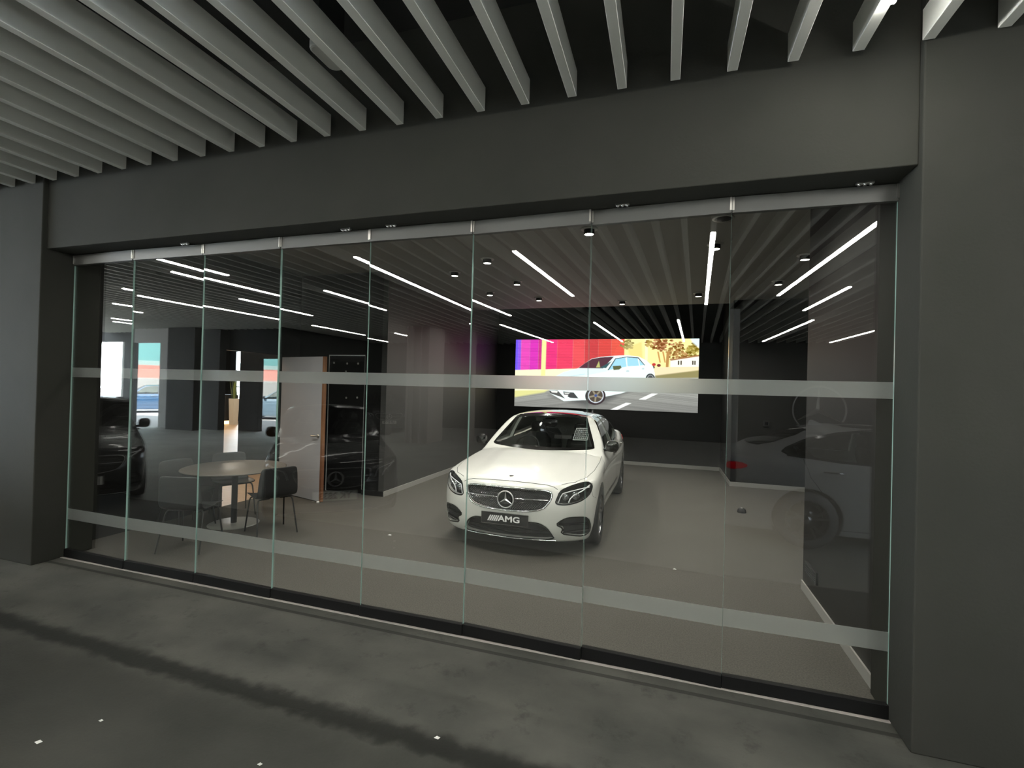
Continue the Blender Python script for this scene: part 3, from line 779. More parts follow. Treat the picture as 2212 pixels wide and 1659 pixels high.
        nose_plate('lamp_lens', LAMP, .001, M['lens'], hl, .03, mirror=s < 0)
    # tail lamps
    for mir in (False, True):
        TL = rounded([(.71,.90),(.77,.89),(.83,.90),(.81,.955),(.76,.96),(.72,.955)], 1)
        patch('tail_lamp', TL, 'x', -1, M['red_lens'], root, .004, .03, mirror=mir)
        patch('tail_lamp_side', rounded([(4.40,.93),(4.52,.885),(4.66,.885),(4.66,.965),(4.5,.975)], 1), 'y', 1, M['red_lens'], root, .004, .03, mirror=mir)
    # wheels, arches
    for xa in AXLES:
        for s in (-1, 1): make_wheel(root, xa, s)
    # mirrors
    for s in (-1, 1):
        mr = empty('side_mirror', (0, 0, 0), 0, root); x0 = 1.71
        b = MB(); c = np.array([s*.945, x0, 1.055]); v = []; f = []
        for i, (dx, k) in enumerate(((-.085,.25),(-.075,.6),(-.04,.92),(0,1),(.03,1.0))):
            for j in range(20):
                t = 2*math.pi*j/20; sx_ = np.sign(math.cos(t))*abs(math.cos(t))**.7; sz_ = np.sign(math.sin(t))*abs(math.sin(t))**.7
                v.append(((c[0] + sx_*.085*k)*CS, (c[1] + dx - 2.46 + s*0 + (abs(c[0]+sx_*.085*k)-1.0)*.25)*CS, (c[2] + sz_*.078*k)*CS))
        for i in range(4):
            for j in range(20): f.append((i*20+j, i*20+(j+1) % 20, (i+1)*20+(j+1) % 20, (i+1)*20+j))
        b.add(v, f, 0, True); b.add(v[:20], [list(range(20))]); b.add(v[-20:], [list(range(20))]); b.build('mirror_housing', M['piano'], mr)
        b = MB(); b.box(*sorted((s*.80*CS, s*.92*CS)), (x0-.03-2.46)*CS, (x0+.02-2.46)*CS, .985*CS, 1.02*CS); b.build('mirror_arm', M['piano'], mr, .008)
        b = MB(); b.add([(c[0]*CS + u*.068, (c[1]+.031-2.46+(abs(c[0])+s*u*.07-1.0)*.25)*CS, c[2]*CS + w*.055) for u, w in rounded([(-1,-1),(1,-1),(1,1),(-1,1)], 2)], [list(range(16))]); b.build('mirror_glass', M['chrome'], mr)
    # door handles
    for x0, z0 in ((2.50,.885),(3.50,.915)):
        for s in (-1, 1):
            P = cast([(x0+d, z0) for d in (-.11,-.06,0,.06,.11)], 'y', 1); off = np.array([.002,.03,.034,.03,.002]); P[:,1] += off
            L2 = local(P); L2[:,0] *= s
            b = MB(); b.tube([tuple(p) for p in L2], [.009,.011,.012,.011,.009], 8); b.build('door_handle', M['chrome'], root)
    # cabin
    b = MB(); v = []; f = []
    prof = [(1.52,.95),(1.62,.972),(1.80,.965),(1.92,.94),(1.97,.88),(1.97,.70)]
    ys = np.linspace(-.70, .70, 16)
    for y in ys:
        hump = .045*math.exp(-((y+.36)/.22)**2)
        v += [(y*CS, (x-2.46+.13*(y/.7)**2)*CS, (z + hump*sstep(1.6,1.9,x))*CS) for x, z in prof]
    for i in range(15):
        for k in range(5): f.append((i*6+k, (i+1)*6+k, (i+1)*6+k+1, i*6+k+1))
    b.add(v, f, 0, True); b.build('dashboard', M['dash'], root)
    sw = MB(); c = Vector((-.36*CS, (2.10-2.46)*CS, .93*CS)); ax = Vector((0, -.90, .42)).normalized(); e1 = Vector((1,0,0)); e2 = ax.cross(e1)
    sw.tube([c + (e1*math.cos(t) + e2*math.sin(t))*.185 for t in np.linspace(0, 2*math.pi, 33)[:-1]], .015, 8, closed=True)
    for t in (0, math.pi, -math.pi/2): sw.tube([c + ax*.02, c + (e1*math.cos(t) + e2*math.sin(t))*.18], .014, 6)
    sw.build('steering_wheel', M['leather'], root)
    for y, x0 in ((-.36,2.62),(.36,2.62),(-.38,3.55),(.38,3.55)):
        se = MB(); sc_ = .25
        v = []; f = []
        sec = [(x0-.35,.52),(x0-.1,.56),(x0,.62),(x0+.06,.80),(x0+.12,1.0),(x0+.15,1.10)]
        for k, (x, z) in enumerate(sec):
            hw = (.24,.25,.24,.24,.22,.14)[k]; th = (.10,.12,.13,.11,.10,.07)[k]
            for u, w in ((-1,-.3),(-1,.6),(-.6,1),(.6,1),(1,.6),(1,-.3)):
                v.append(((y+u*hw)*CS, (x-2.46-(w*th if k >= 2 else 0))*CS, (z+(w*th*.6 if k < 2 else 0))*CS))
        for k in range(5):
            for j in range(6): f.append((k*6+j, k*6+(j+1) % 6, (k+1)*6+(j+1) % 6, (k+1)*6+j))
        se.add(v, f, 0, True); se.add(v[-6:], [list(range(6))])
        so = se.build('seat', M['leather'], root)
        hd = MB(); n = 12; v = []; f = []
        for i, (dz, k) in enumerate(((-.08,.6),(-.05,.95),(0,1),(.05,.95),(.08,.6))):
            for j in range(n):
                t = 2*math.pi*j/n; v.append(((y+math.cos(t)*.13*k)*CS, (x0+.15-2.46+math.sin(t)*.05*k)*CS, (1.20+dz)*CS))
        for i in range(4):
            for j in range(n): f.append((i*n+j, i*n+(j+1) % n, (i+1)*n+(j+1) % n, (i+1)*n+j))
        hd.add(v, f, 0, True); hd.add(v[:n], [list(range(n))]); hd.add(v[-n:], [list(range(n))]); hd.build('headrest', M['leather'], so)
    rm = MB(); rm.box(-.11, .11, (2.02-2.46)*CS, (2.05-2.46)*CS, 1.30*CS, 1.365*CS); rm.build('rear_view_mirror', M['piano'], root, .01)
    return root
# ---------------------------------------------------------------- video wall
def video_picture():
    nx, ny = 470, 182
    U, V = np.meshgrid(np.linspace(0, 1, nx+1), np.linspace(0, 1, ny+1)); X = 70 + U*1985; Y = 160 + V*(735 + 70*U) 
    img = np.zeros((*X.shape, 3)); img[:] = (.30,.30,.29)
    rs = np.random.RandomState(4)
    def srgb(c): c = np.array(c)/255.; return np.where(c < .04, c/12.9, ((c+.055)/1.055)**2.4)
    def put(poly, col, soft=3, alpha=1):
        a = np.clip(.5 - poly_sdf(X, Y, poly)/soft, 0, 1)[...,None]*alpha; img[:] = img*(1-a) + srgb(col)*a
    def ell(cx, cy, rx, ry, col): put([(cx+rx*math.cos(t), cy+ry*math.sin(t)) for t in np.linspace(0, 6.283, 30)[:-1]], col)
    g = np.clip((Y-560)/400, 0, 1)[...,None]; st = rs.rand(60); streak = st[np.clip(((Y + (X-900)*.12*np.sign(900-X))/9).astype(int) % 60, 0, 59)][...,None]
    img[:] = srgb((176,176,170))*(1-g) + srgb((128,127,124))*g; img *= .85 + .3*streak
    put([(60,700),(480,715),(420,745),(60,800)], (225,220,150), 20); put([(60,495),(1400,470),(1400,620),(480,720),(60,725)], (255,243,205), 8)
    # shutters
    for x0, x1, c in ((60,100,(120,90,250)),(100,135,(150,90,245)),(135,240,(238,80,190)),(240,342,(225,60,190)),(342,378,(215,55,140)),(432,560,(245,60,130)),(560,740,(246,70,105)),(740,870,(245,88,95)),(870,1020,(212,72,76)),(1020,1160,(228,80,76)),(1160,1330,(240,95,80))):
        put([(x0,100),(x1,100),(x1,495-.02*x1+2),(x0,497-.02*x0+2)], c, 8)
    sh = (np.sin(Y*2*math.pi/17) > .45) & (Y < 488) & (X < 1325); img[sh] *= .80
    put([(385,100),(432,100),(428,560),(378,565)], (255,236,160), 10)
    # street side
    put([(1300,100),(2100,100),(2100,560),(1300,500)], (252,238,165), 6)
    put([(1330,250),(1480,190),(1500,470),(1380,420)], (248,222,140), 20)
    put([(1515,150),(1545,150),(1545,430),(1515,430)], (255,246,200), 4)
    for (cx, cy, rx, ry, c, n) in ((1670,215,110,75,(150,95,55),90),(1330,215,60,55,(165,150,90),40),(1850,300,120,85,(150,105,50),90),(1990,300,80,80,(140,120,40),70),(1560,200,40,50,(190,160,90),25)):
        for _ in range(n):
            q = rs.randn(2)*.5; ell(cx+q[0]*rx, cy+q[1]*ry, 8+14*rs.rand(), 6+8*rs.rand(), tuple(np.clip(np.array(c)+rs.randint(-35,60), 0, 255)))
    put([(1735,300),(1765,300),(1755,540),(1728,540)], (190,140,80), 4)
    for x in (1640,1690): put([(x,300),(x+16,300),(x+40,420),(x+26,420)], (205,150,85), 4)
    put([(1775,385),(2060,340),(2060,470),(1775,470)], (252,250,235), 4); put([(1775,385),(2060,335),(2060,352),(1775,400)], (170,120,80), 4)
    for x in (1850,1875,1990,2010): put([(x,400),(x+14,400),(x+14,445),(x,445)], (70,55,45), 3)
    put([(1600,470),(2080,465),(2080,500),(1660,570),(1600,560)], (245,225,185), 6); put([(1940,100),(2100,100),(2100,300),(1990,200)], (228,246,255), 22)
    for x, y, c in ((1610,440,(200,60,60)),(1660,450,(120,50,50)),(1600,470,(80,60,60))): ell(x, y, 20, 16, c)
    put([(1630,560),(2080,500),(2080,585),(1630,590)], (150,140,95), 14)
    # lane marks
    put([(1460,822),(1535,822),(1660,757),(1590,757)], (250,250,248)); put([(1140,945),(1215,948),(1390,862),(1330,858)], (250,250,248))
    # white hatchback driving left
    put([(480,780),(900,900),(1110,860),(1300,760),(1600,640),(1500,640),(900,760)], (70,70,72), 60, .7)
    put([(480,720),(500,650),(545,570),(640,520),(800,480),(870,430),(950,375),(1050,355),(1210,342),(1330,338),(1450,352),(1530,395),(1600,460),(1622,540),(1615,600),(1500,680),(1280,755),(1110,792),(1090,830),(880,830),(650,842),(490,755)], (240,253,252), 5)
    put([(545,570),(640,525),(800,484),(1080,484),(1130,510),(900,560),(560,600)], (225,246,250), 12)
    put([(805,478),(868,430),(952,378),(1050,360),(1192,352),(1075,482)], (88,55,66)); put([(1000,470),(1030,400),(1045,470)], (190,190,120), 5); put([(1040,475),(1170,400),(1110,478)], (60,90,95), 6)
    for q in ([(1135,500),(1208,382),(1250,366),(1312,362),(1328,462)], [(1338,458),(1328,362),(1440,370),(1458,452)], [(1468,450),(1455,388),(1510,444)]): put(q, (165,218,245))
    put([(1125,500),(1205,372),(1330,352),(1450,362),(1520,448),(1512,450),(1445,372),(1325,360),(1212,380),(1140,500)], (70,85,90), 3)
    put([(1180,455),(1265,450),(1275,475),(1250,495),(1190,500)], (95,100,70), 4)
    ell(1340,512,18,11,(200,215,220)); ell(1500,485,14,10,(200,215,220)); put([(560,590),(880,540),(883,545),(565,597)], (190,215,222), 4)
    put([(478,725),(575,722),(665,815),(600,790),(490,755)], (90,90,88)); put([(495,728),(580,728),(570,752),(510,745)], (235,235,230)); put([(640,735),(760,748),(815,812),(720,805),(650,770)], (72,72,74)); put([(640,770),(700,772),(690,790),(650,785)], (240,240,238)); put([(650,748),(720,750),(700,762),(660,760)], (225,225,222))
    ell(1000,785,112,98,(62,50,54)); ell(1005,780,86,82,(210,215,225)); ell(1005,780,76,72,(84,74,66))
    for k in range(5):
        a = k*1.2566+.4; put([(1005+10*math.cos(a+1.5), 780+10*math.sin(a+1.5)), (1005+74*math.cos(a+.12), 780+70*math.sin(a+.12)), (1005+74*math.cos(a-.12), 780+70*math.sin(a-.12)), (1005-10*math.cos(a+1.5), 780-10*math.sin(a+1.5))], (150,140,120), 4)
    ell(1005,780,16,15,(70,90,150))
    put([(885,735),(900,690),(960,660),(890,660),(880,830),(890,830)], (235,248,248), 5)
    ell(1575,590,46,52,(60,58,60)); ell(1577,590,32,38,(170,175,180)); ell(1577,590,26,32,(80,80,82))
    return nx, ny, img
def video_wall():
    r = empty('video_screen', (-1.555, 12.5, 1.375)); W, H = 4.65/2, 1.80
    b = MB(); b.box(-W-.012, W+.012, -.085, 0, -.012, H+.012); b.build('screen_cabinet', M['black_metal'], r)
    nx, ny, img = video_picture(); n1 = nx+1
    gx, gz = np.meshgrid(np.linspace(-W, W, nx+1), np.linspace(H, 0, ny+1))
    me = bpy.data.meshes.new('screen_picture'); v = np.stack([gx, np.full_like(gx, -.088), gz], -1).reshape(-1, 3)
    f = [(j*n1+i, (j+1)*n1+i, (j+1)*n1+i+1, j*n1+i+1) for j in range(ny) for i in range(nx)]
    me.from_pydata(v.tolist(), [], f); a = me.color_attributes.new('picture', 'FLOAT_COLOR', 'POINT')
    a.data.foreach_set('color', np.concatenate([img.reshape(-1, 3), np.ones((len(v), 1))], 1).ravel().astype(np.float32))
    m = bpy.data.materials.new('led_picture'); m.use_nodes = True; nt = m.node_tree; nt.nodes.clear()
    o = nt.nodes.new('ShaderNodeOutputMaterial'); e = nt.nodes.new('ShaderNodeEmission'); at = nt.nodes.new('ShaderNodeVertexColor'); at.layer_name = 'picture'
    e.inputs['Strength'].default_value = 1.4; nt.links.new(at.outputs['Color'], e.inputs['Color']); nt.links.new(e.outputs[0], o.inputs['Surface']); me.materials.append(m)
    ob = bpy.data.objects.new('screen_picture', me); COL.objects.link(ob); ob.parent = r
    tag(r, 'large lit LED screen showing a white hatchback on a street', 'screen')
video_wall()

# ---------------------------------------------------------------- doors of the bay
r = empty('door_1', (-6.185, 6.545, 0), math.atan2(6.24-6.545, -5.05+6.185)); L = math.hypot(6.24-6.545, -5.05+6.185)
M['door_grey'] = mat('grey_laminate', (.40,.395,.41), .38); M['door_edge'] = mat('timber_edge', (.20,.085,.04), .5); noise_col(M['door_edge'], (.15,.06,.03), (.28,.14,.07), 6, 3, stretch=(1,1,.2))
b = MB(); b.box(.03, L-.05, -.02, .02, .012, 2.28); b.build('door_leaf', M['door_grey'], r, .002)
b = MB(); b.box(L-.05, L, -.022, .022, .012, 2.28); tag(b.build('door_edge', M['door_edge'], r, .002), 'brown timber edge strip')
for s in (-1, 1):
    b = MB(); b.tube([(L-.11, 0, 1.03), (L-.11, s*.055, 1.03), (L-.125, s*.06, 1.03), (L-.24, s*.06, 1.03)], .009, 10); b.lathe([(.001,s*.032),(.025,s*.030),(.026,s*.02)], 'y', (L-.11, 0, 1.03), 20); b.build('door_handle', M['steel'], r)
b = MB(); b.lathe([(.0,.0),(.022,.0),(.024,.018),(.015,.03),(.001,.032)], 'z', (L-.03, -.05, 0), 16); b.build('door_stop', M['white_metal'], r)
tag(r, 'open grey door leaf with brown timber edge beside the meeting table', 'door', None, 'structure')
r = empty('door_2', (-5.215, 6.985, 0)); b = MB(); b.box(-.36, .36, 0, .045, .008, 2.34); b.build('door_leaf', M['piano'], r)
b = MB()
for q in ((-.37,-.36,-.008,.05,0,2.36),(.36,.37,-.008,.05,0,2.36),(-.36,.36,-.008,.05,2.345,2.36)): b.box(*q)
b.build('door_frame', M['white_metal'], r)
for u, w in ((-.27,2.22),(.0,2.21),(.22,2.21),(-.29,2.0),(.17,1.985),(-.02,2.07),(.0,1.62),(.22,1.63)):
    b = MB(); b.lathe([(.001,-.004),(.018,-.003),(.019,0)], 'y', (u, 0, w), 16); b.build('round_sticker', M['mid_paint'], r)
tag(r, 'glossy black door with thin pale frame and round dots', 'door', None, 'structure')

# ---------------------------------------------------------------- meeting table and chairs
M['table_top'] = mat('taupe_laminate', (.11,.096,.083), .4); M['shell'] = mat('black_chair_shell', (.018,.018,.019), .38); M['base_plate'] = mat('pale_base_plate', (.25,.245,.225), .4)
r = empty('meeting_table', (-5.33, 4.89, 0))
b = MB(); b.lathe([(.001,.74),(.60,.74),(.61,.735),(.61,.728),(.59,.718),(.001,.718)], 'z', n=64); b.build('tabletop', M['table_top'], r)
b = MB(); b.lathe([(.036,.012),(.036,.70)], 'z', n=24); b.lathe([(.036,.70),(.16,.712),(.16,.718)], 'z', n=24); b.build('pedestal', M['black_metal'], r)
b = MB(); b.lathe([(.001,.016),(.28,.014),(.30,.004),(.30,0)], 'z', n=48); b.build('base', M['base_plate'], r)
tag(r, 'round taupe meeting table on a single black post', 'table')
def make_chair():
    r = empty('shell_chair', (0, 0, 0))
    prof = [(.225,.445),(.20,.458),(.12,.462),(.0,.455),(-.10,.445),(-.165,.450),(-.205,.485),(-.228,.55),(-.245,.64),(-.258,.73),(-.268,.80),(-.272,.835)]
    hw = [.215,.225,.235,.24,.24,.238,.236,.234,.230,.222,.212,.198]
    nx = 11; v = []; f = []
    for (y, z), w in zip(prof, hw):
        for i in range(nx):
            u = -1 + 2*i/(nx-1); back = max(0, min(1, (z-.46)/.15))
            v.append((u*w, y + back*.035*u*u, z + (1-back)*.022*abs(u)**3 - back*.012*max(0, abs(u)-.8)*5*(z > .8)))
    for j in range(len(prof)-1):
        for i in range(nx-1): f.append((j*nx+i, j*nx+i+1, (j+1)*nx+i+1, (j+1)*nx+i))
    o = link_mesh('seat_shell', v, f, M['shell'], r, True); s = o.modifiers.new('thickness', 'SOLIDIFY'); s.thickness = .011; s.offset = 0
    su = o.modifiers.new('smooth', 'SUBSURF'); su.levels = 1; su.render_levels = 1
    for sx in (-1, 1):
        for sy, y0, y1 in ((1,.13,.215), (-1,-.11,-.235)):
            b = MB(); b.tube([(sx*.06, y0*.9, .437), (sx*.175, y0, .436), (sx*.196, y0+sy*.012, .425), (sx*.205, y0+sy*.025, .39), (sx*.232, y1, .0)], .0095, 10); b.build('leg', M['black_metal'], r)
    return r
ch0 = make_chair()
for k, (p, q, face, lb) in enumerate((((-4.49,4.50),(-4.31,4.86),-1,'black shell chair right of the round table, its back to the car'), ((-5.11,3.71),(-4.70,3.85),-1,'dark shell chair nearest the glass, in front of the round table'),
                                ((-6.06,5.16),(-5.86,5.54),1,'dark shell chair behind the round table by the doorway'), ((-6.00,4.38),(-5.97,4.76),1,'shell chair at the left side of the round table'))):
    o = ch0 if k == 0 else copy_tree(ch0)
    mx, my = (p[0]+q[0])/2, (p[1]+q[1])/2; tx, ty = q[0]-p[0], q[1]-p[1]
    nx_, ny_ = (-ty, tx) 
    if (nx_*(-5.33-mx) + ny_*(4.89-my)) < 0: nx_, ny_ = -nx_, -ny_
    l = math.hypot(nx_, ny_); nx_, ny_ = nx_/l, ny_/l
    o.location = (mx + nx_*.262, my + ny_*.262, 0); o.rotation_euler = (0, 0, math.atan2(-nx_, ny_)); tag(o, lb, 'chair', 'shell chairs around the round table')

# ---------------------------------------------------------------- lounge seen through the doorway
struct('wall_lounge_back', 'pale far wall of the lounge with a bright window opening', 'wall', [(-22, -18.9, 17.2, 17.3, 0, 3.9), (-18.4, -6, 17.2, 17.3, 0, 3.9), (-18.9, -18.4, 17.2, 17.3, 3.2, 3.9), (-18.9, -18.4, 17.2, 17.3, 0, 1.0)], M['black_wall'])
struct('wall_lounge_left', 'dark left wall of the lounge', 'wall', [(-22.1, -22, 3.6, 17.3, 0, 3.9)], M['black_wall'])
struct('wall_lounge_front', 'dark front wall of the lounge', 'wall', [(-22, -12, 3.5, 3.6, 0, 3.9)], M['black_wall'])
struct('wall_lounge_right', 'dark right wall of the lounge', 'wall', [(-6.2, -6.1, 7.1, 17.3, 0, 3.9)], M['black_wall'])
struct('ceiling_lounge', 'black lounge ceiling', 'ceiling', [(-22.1, -6.2, 3.5, 17.3, 3.8, 3.9)], M['void'])
struct('window_9', 'bright window bar at the far end of the lounge', 'window', [(-18.9, -18.4, 17.22, 17.25, 2.22, 2.28), (-18.9, -18.4, 17.22, 17.25, 1.55, 1.60)], M['black_metal'])
r = empty('lounge_partition', (-9.35, 8.62, 0), math.atan2(9.45-8.62, -8.85+9.35+.9)); b = MB(); b.box(0, 1.7, 0, .1, 0, 2.6); b.build('panel', M['black_wall'], r); tag(r, 'black partition panel standing on the lounge floor', 'partition')
l = bpy.data.lights.new('lounge_glow', 'AREA'); l.energy = 90; l.size = 1.2; l.color = (1, .74, .5); lo = bpy.data.objects.new('lounge_glow', l); COL.objects.link(lo); lo.location = (-8.2, 6.6, 3.75)
l = bpy.data.lights.new('lounge_glow_far', 'AREA'); l.energy = 300; l.size = 2; l.color = (1, .85, .68); lo = bpy.data.objects.new('lounge_glow_far', l); COL.objects.link(lo); lo.location = (-15.5, 14, 3.75)
M['planter'] = mat('cream_planter', (.62,.58,.50), .45); M['leaf'] = mat('leaf_green', (.10,.13,.03), .5); M['soil'] = mat('soil', (.03,.02,.015), .9)
r = empty('tall_planter', (-17.35, 15.75, 0)); b = MB(); b.add([(-.11,-.11,0),(.11,-.11,0),(.11,.11,0),(-.11,.11,0),(-.14,-.14,1.10),(.14,-.14,1.10),(.14,.14,1.10),(-.14,.14,1.10)], [(0,3,2,1),(0,1,5,4),(1,2,6,5),(2,3,7,6),(3,0,4,7)]); b.build('pot', M['planter'], r)
b = MB(); b.box(-.135, .135, -.135, .135, 1.04, 1.07); b.build('soil', M['soil'], r)
rs = random.Random(3); b = MB()
for k in range(26):
    a = rs.uniform(0, 6.28); d = rs.uniform(.02, .09); h = rs.uniform(.55, .95); lean = rs.uniform(.02, .12); p = Vector((math.cos(a)*d, math.sin(a)*d, 1.06)); q = p + Vector((math.cos(a)*lean, math.sin(a)*lean, h)); mid = (p+q)/2 + Vector((math.cos(a)*-.01, 0, 0)); w = Vector((-math.sin(a), math.cos(a), 0))*.022
    b.add([p-w*.7, p+w*.7, mid+w, mid-w, q], [(0,1,2,3),(3,2,4)])
b.build('leaves', M['leaf'], r); tag(r, 'tall cream planter with upright green sword leaves in the lounge', 'plant')
r = empty('reception_counter', (-18.15, 15.95, 0)); b = MB(); b.box(-.45, .38, -.25, .4, .14, 1.25); b.build('counter_body', M['matte_black'], r, .01)
b = MB(); b.box(-.43, .36, -.24, .38, .0, .14); b.build('plinth_glow', M['warm'], r); tag(r, 'black counter with an amber lit plinth beside the planter', 'counter')

# ---------------------------------------------------------------- small fittings
r = empty('wall_vent', (1.30, 4.99, .265)); b = MB(); b.box(-.008, .01, -.17, .17, -.055, .055); b.build('vent_frame', M['black_metal'], r, .003)
for k in range(5): b = MB(); b.box(-.013, 0, -.15, .15, -.045+.02*k, -.038+.02*k); b.build('vent_slat', M['matte_black'], r)
tag(r, 'small black vent plate low on the return wall at right', 'vent')
r = empty('wall_switch', (1.93, 10.59, 1.29)); b = MB(); b.box(-.055, .055, -.012, .01, -.055, .055); b.build('switch_plate', M['matte_black'], r, .003); b = MB(); b.box(-.03, .03, -.016, -.010, -.03, .03); b.build('rocker', M['piano'], r); tag(r, 'black square switch plate on the nook wall', 'switch')
r = empty('floor_box', (1.195, 8.31, 0)); b = MB(); b.lathe([(.0,.075),(.03,.074),(.055,.055),(.065,.02),(.065,0)], 'z', n=24); b.build('cap', M['matte_black'], r); b = MB(); b.lathe([(.012,.078),(.02,.074),(.02,.07)], 'z', (0,-.01,0), 12); b.build('button', M['steel'], r); tag(r, 'small round black floor stud on the carpet right of the car', 'floor stud')
M['paper'] = mat('white_scrap', (.5,.5,.48), .7)
for x, y, s, lb in ((.14,5.36,.02,'on the carpet right of the white saloon'), (-3.21,5.23,.025,'on the carpet left of the white saloon'), (-3.0,1.62,.018,'nearest the lower left corner on the concrete'), (-2.88,1.83,.012,'second from the lower left corner on the concrete'), (-1.11,2.33,.016,'beside the dark stain on the concrete'), (-1.84,1.88,.012,'below the dark stain on the concrete')):
    b = MB(); b.add([(-s,-s*.4,.001),(s*.7,-s*.7,.002),(s,s*.5,.001),(-s*.3,s*.6,.004),(0,0,s*.5)], [(0,1,4),(1,2,4),(2,3,4),(3,0,4)]); o = b.build('paper_scrap', M['paper']); o.location = (x, y, .001); tag(o, 'tiny white paper scrap ' + lb, 'scrap', 'paper scraps on the ground')
# ---------------------------------------------------------------- cars
hero = build_car('saloon_car', M['white_paint'])
tag(hero, 'white saloon with diamond grille parked inside the showroom', 'car')
hero.location = (-1.655, 5.05 + 2.46*CS, 0)
hero_parts = list(hero.children)

def lettered_plate(parent, text, board, ink, h=.405, sx=1):
    pl, yb, z = plate(parent, text, board, True, board is M['plate_black'], None, h)
    t = text_mesh('plate_lettering', text, .112, .0012, ink, pl, sx=sx, bold=.003); t.location = (0, yb - .002, z)
    return pl
def repaint(o, frm, to):
    for c in o.children:
        if c.type == 'MESH' and any(m is frm for m in c.data.materials):
            c.data = PAINTED.setdefault((c.data.name, to.name), c.data.copy())
            for i, m in enumerate(c.data.materials):
                if m is frm: c.data.materials[i] = to
        repaint(c, frm, to)
PAINTED = {}; M['grey_paint'] = paint('grey_paint', (.16,.24,.30), .25)
def spare_car(name, label, x, y, rz, paint_, text, group=None, fin=False):
    c = copy_tree(hero_clean); c.name = name
    for ch in list(c.children):
        if ch.name.startswith(('licence_plate', 'price_card')): pass
    c.location = (x, y, 0); c.rotation_euler = (0, 0, rz)
    if paint_ is not M['white_paint']: repaint(c, M['white_paint'], paint_)
    if text: lettered_plate(c, text, M['plate_white'], M['plate_black'])
    if fin:
        q = local(cast([(3.45, .0)], 'z', 1))[0]; b = MB()
        b.prism([(-.11,-.004),(.09,-.004),(.07,.06),(.045,.07),(-.02,.045)], 'x', -.012, .012); f = b.build('roof_fin', paint_, c, .006); f.location = tuple(q)
    tag(c, label, 'car', group)
    return c
hero_clean = hero
H_ = 2.46*CS
def nose_at(x, y, hx, hy):
    """car with its nose point at (x, y) and heading (hx, hy)"""
    l = math.hypot(hx, hy); hx, hy = hx/l, hy/l
    return x - hx*H_, y - hy*H_, math.atan2(hx, -hy)
x, y, rz = nose_at(-4.02, 1.47, .65, .76)
spare_car('parked_car', 'black saloon on the walkway with plate YK 2833, mirrored in the glass', x, y, rz, M['black_paint'], 'YK 2833')
x, y, rz = nose_at(-7.7, 2.3, .84, .54)
spare_car('parked_car', 'black car at the far left with plate 82, mirrored in the glass', x, y, rz, M['black_paint'], '82')
x, y, rz = nose_at(-9.8, -9.6, .6, .8)
spare_car('parked_car', 'black saloon across the arcade with plate UP 8973, mirrored in the glass', x, y, rz, M['black_paint'], 'UP 8973')
spare_car('parked_car', 'pearl white saloon with roof fin and red tail lamp, mirrored at right', 0.62 + H_, .07-.95, R(90), M['silver_paint'], None, fin=True)
x, y, rz = nose_at(-3.6, -7.5, .12, .99)
spare_car('parked_car', 'black saloon across the arcade facing the glass, with a blank plate', x, y, rz, M['black_paint'], ' ')
x, y, rz = nose_at(-28.5, -11.2, -.6, .8)
spare_car('street_car', 'blue car on the sunlit street, far left beyond the arcade', x, y, rz, M['blue_paint'], None)
x, y, rz = nose_at(-21.0, -11.6, -.9, .4)
spare_car('street_car', 'grey car on the street behind the low opening', x, y, rz, M['grey_paint'], None)

# plate and window card of the saloon on show
pl, yb, z = plate(hero, '', M['plate_black'], True, True)
t = text_mesh('plate_lettering', 'AMG', .088, .0012, M['letter_white'], pl, 'LEFT', sx=1.32, bold=.0022); t.location = (-.075, yb-.002, z)
b = MB(); s_ = .088*.36
for k in range(5):
    x0 = -.20 + k*.0235; b.prism([(x0, z-s_), (x0+.0155, z-s_), (x0+.0155+.032, z+s_), (x0+.032, z+s_)], 'y', yb-.0032, yb-.0005)
b.build('plate_slashes', M['letter_white'], pl)
pc = empty('price_card', (0, 0, 0), 0, hero)
card = [(.415,1.115),(.605,1.115),(.595,1.265),(.42,1.265)]
def card_pts(P, off):
    V = cast(P, 'x', 1); V[:,0] += off; return local(V)
c4 = card_pts(card, .035); b = MB(); b.add(c4, [(0,1,2,3)]); b.build('card', M['plate_black'], pc)
def strip_on_card(u0, u1, w0, w1):
    o, ex, ez = c4[0], c4[1]-c4[0], c4[3]-c4[0]; up = np.array([0,-.003,.001])
    return [o+ex*u0+ez*w0+up, o+ex*u1+ez*w0+up, o+ex*u1+ez*w1+up, o+ex*u0+ez*w1+up]
b = MB()
for q in ((0,1,0,.05),(0,1,.95,1),(0,.035,0,1),(.965,1,0,1)): b.add(strip_on_card(*q), [(0,1,2,3)])
rr = random.Random(5)
for k in range(5):
    u = .1
    while u < .88:
        w = rr.uniform(.04,.12); b.add(strip_on_card(u, min(.9,u+w), .14+.16*k, .21+.16*k), [(0,1,2,3)]); u += w + .035
b.build('card_print', M['letter_white'], pc)

# ---------------------------------------------------------------- across the arcade: pillars, pipes, sign (mirrored in the glass)
struct('pillar_pale', 'pale grey pillar with pipes across the arcade', 'pillar', [(-7.8, -7.0, -8.35, -7.2, 0, 3.76)], M['pale_paint'])
for k, x in enumerate((-7.72, -7.55, -7.25)):
    b = MB(); b.tube([(x, -7.13, 0), (x, -7.13, 3.76)], (.035,.05,.03)[k], 12); tag(b.build('drain_pipe', M['pale_paint']), 'vertical %s pipe on the pale pillar face' % ('narrow outer', 'thick middle', 'slim inner')[k], 'pipe', 'pipes on the pale pillar')
struct('pillar_grey', 'grey pillar behind the pearl white car', 'pillar', [(1.45, 1.85, -5.4, -5.0, 0, 3.76)], M['mid_paint'])
struct('pillar_dark', 'dark pillar beside the street opening', 'pillar', [(-17.4, -16.1, -7.0, -6.6, 0, 3.76)], M['matte_dark'])
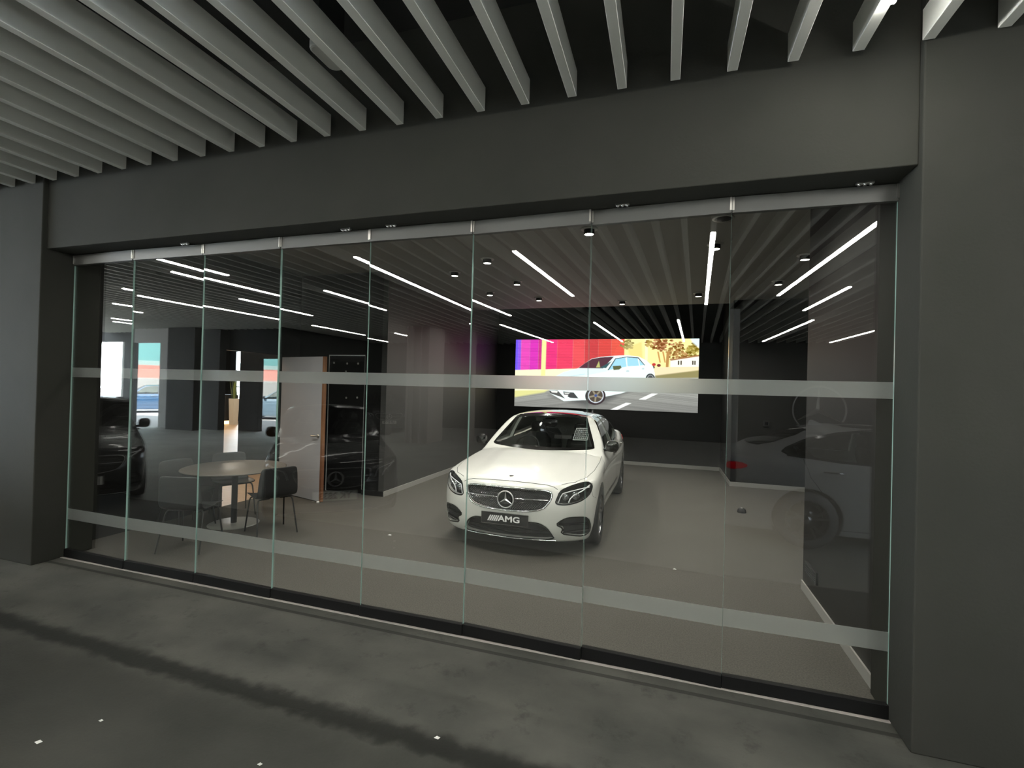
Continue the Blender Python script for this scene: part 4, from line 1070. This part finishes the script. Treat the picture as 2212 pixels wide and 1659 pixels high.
b = MB(); b.tube([(-17.62, -6.93, 0), (-17.62, -6.93, 3.76)], .05, 12); b.tube([(-17.62+.1*math.cos(t), -6.87, .75+.1*math.sin(t)) for t in np.linspace(0, 6.283, 17)[:-1]], .015, 6, closed=True); tag(b.build('drain_pipe', M['pale_paint']), 'grey pipe with a ring valve beside the dark pillar', 'pipe')
struct('wall_street', 'grey wall beside a tall opening to the street', 'wall', [(-18.3, -17.75, -7.2, -7.0, 0, 4.5), (-19.7, -18.3, -7.2, -7.0, 3.25, 4.5)], M['mid_paint'])
struct('wall_street_dark', 'dark wall with openings to the street', 'wall', [(-17.75, -14.6, -7.2, -7.0, 0, 4.5), (-14.6, -13.2, -7.2, -7.0, 2.7, 4.5), (-13.2, -13, -13.2, -7.0, 0, 4.5), (-22.3, -19.7, -7.2, -7.0, 0, 4.5), (-24, -22.3, -7.2, -7.0, 3.4, 4.5), (-24, -22.3, -7.2, -7.0, 0, .95)], M['matte_dark'])
b = MB(); b.box(-22.55, -22.45, -7.15, -7.05, .95, 3.4); tag(b.build('window_post', M['white_metal']), 'white post in the bright opening at the far left', 'post')
r = empty('wall_star_sign', (5.86, -12.99, 1.35)); st = MB()
st.tube([(math.cos(t)*.85, .04, math.sin(t)*.85) for t in np.linspace(0, 6.283, 49)[:-1]], .035, 8, closed=True); st.build('ring', M['steel'], r)
for k in range(3):
    a = math.pi/2 + k*2*math.pi/3; d = Vector((math.cos(a),0,math.sin(a))); p = Vector((-d.z,0,d.x)); b = MB()
    b.add([p*.10, -p*.10, d*.84, Vector((0,.09,0))], [(0,3,2),(3,1,2),(0,2,1),(0,1,3)]); b.build('star_arm', M['steel'], r)
tag(r, 'large metal three pointed star in a ring on the far black wall', 'sign')
r = empty('street_building', (-40, -34, 0), R(127)); BW = 11
for z0, z1, m_, nm in ((0,1.9,'mid_paint','ground_floor'),(1.9,3.0,'red_band','red_band'),(3.0,3.4,'pale_green','pale_band'),(3.4,5.3,'teal','glazed_band'),(5.3,5.9,'pale_green','pale_band'),(5.9,8.2,'teal','glazed_band'),(8.2,12,'pale_green','roof_band')):
    b = MB(); b.box(-BW, BW, -.2 if m_ != 'teal' else -.35, -4, z0, z1); b.build(nm, M[m_], r)
tag(r, 'teal building with pale and red bands across the street', 'building')
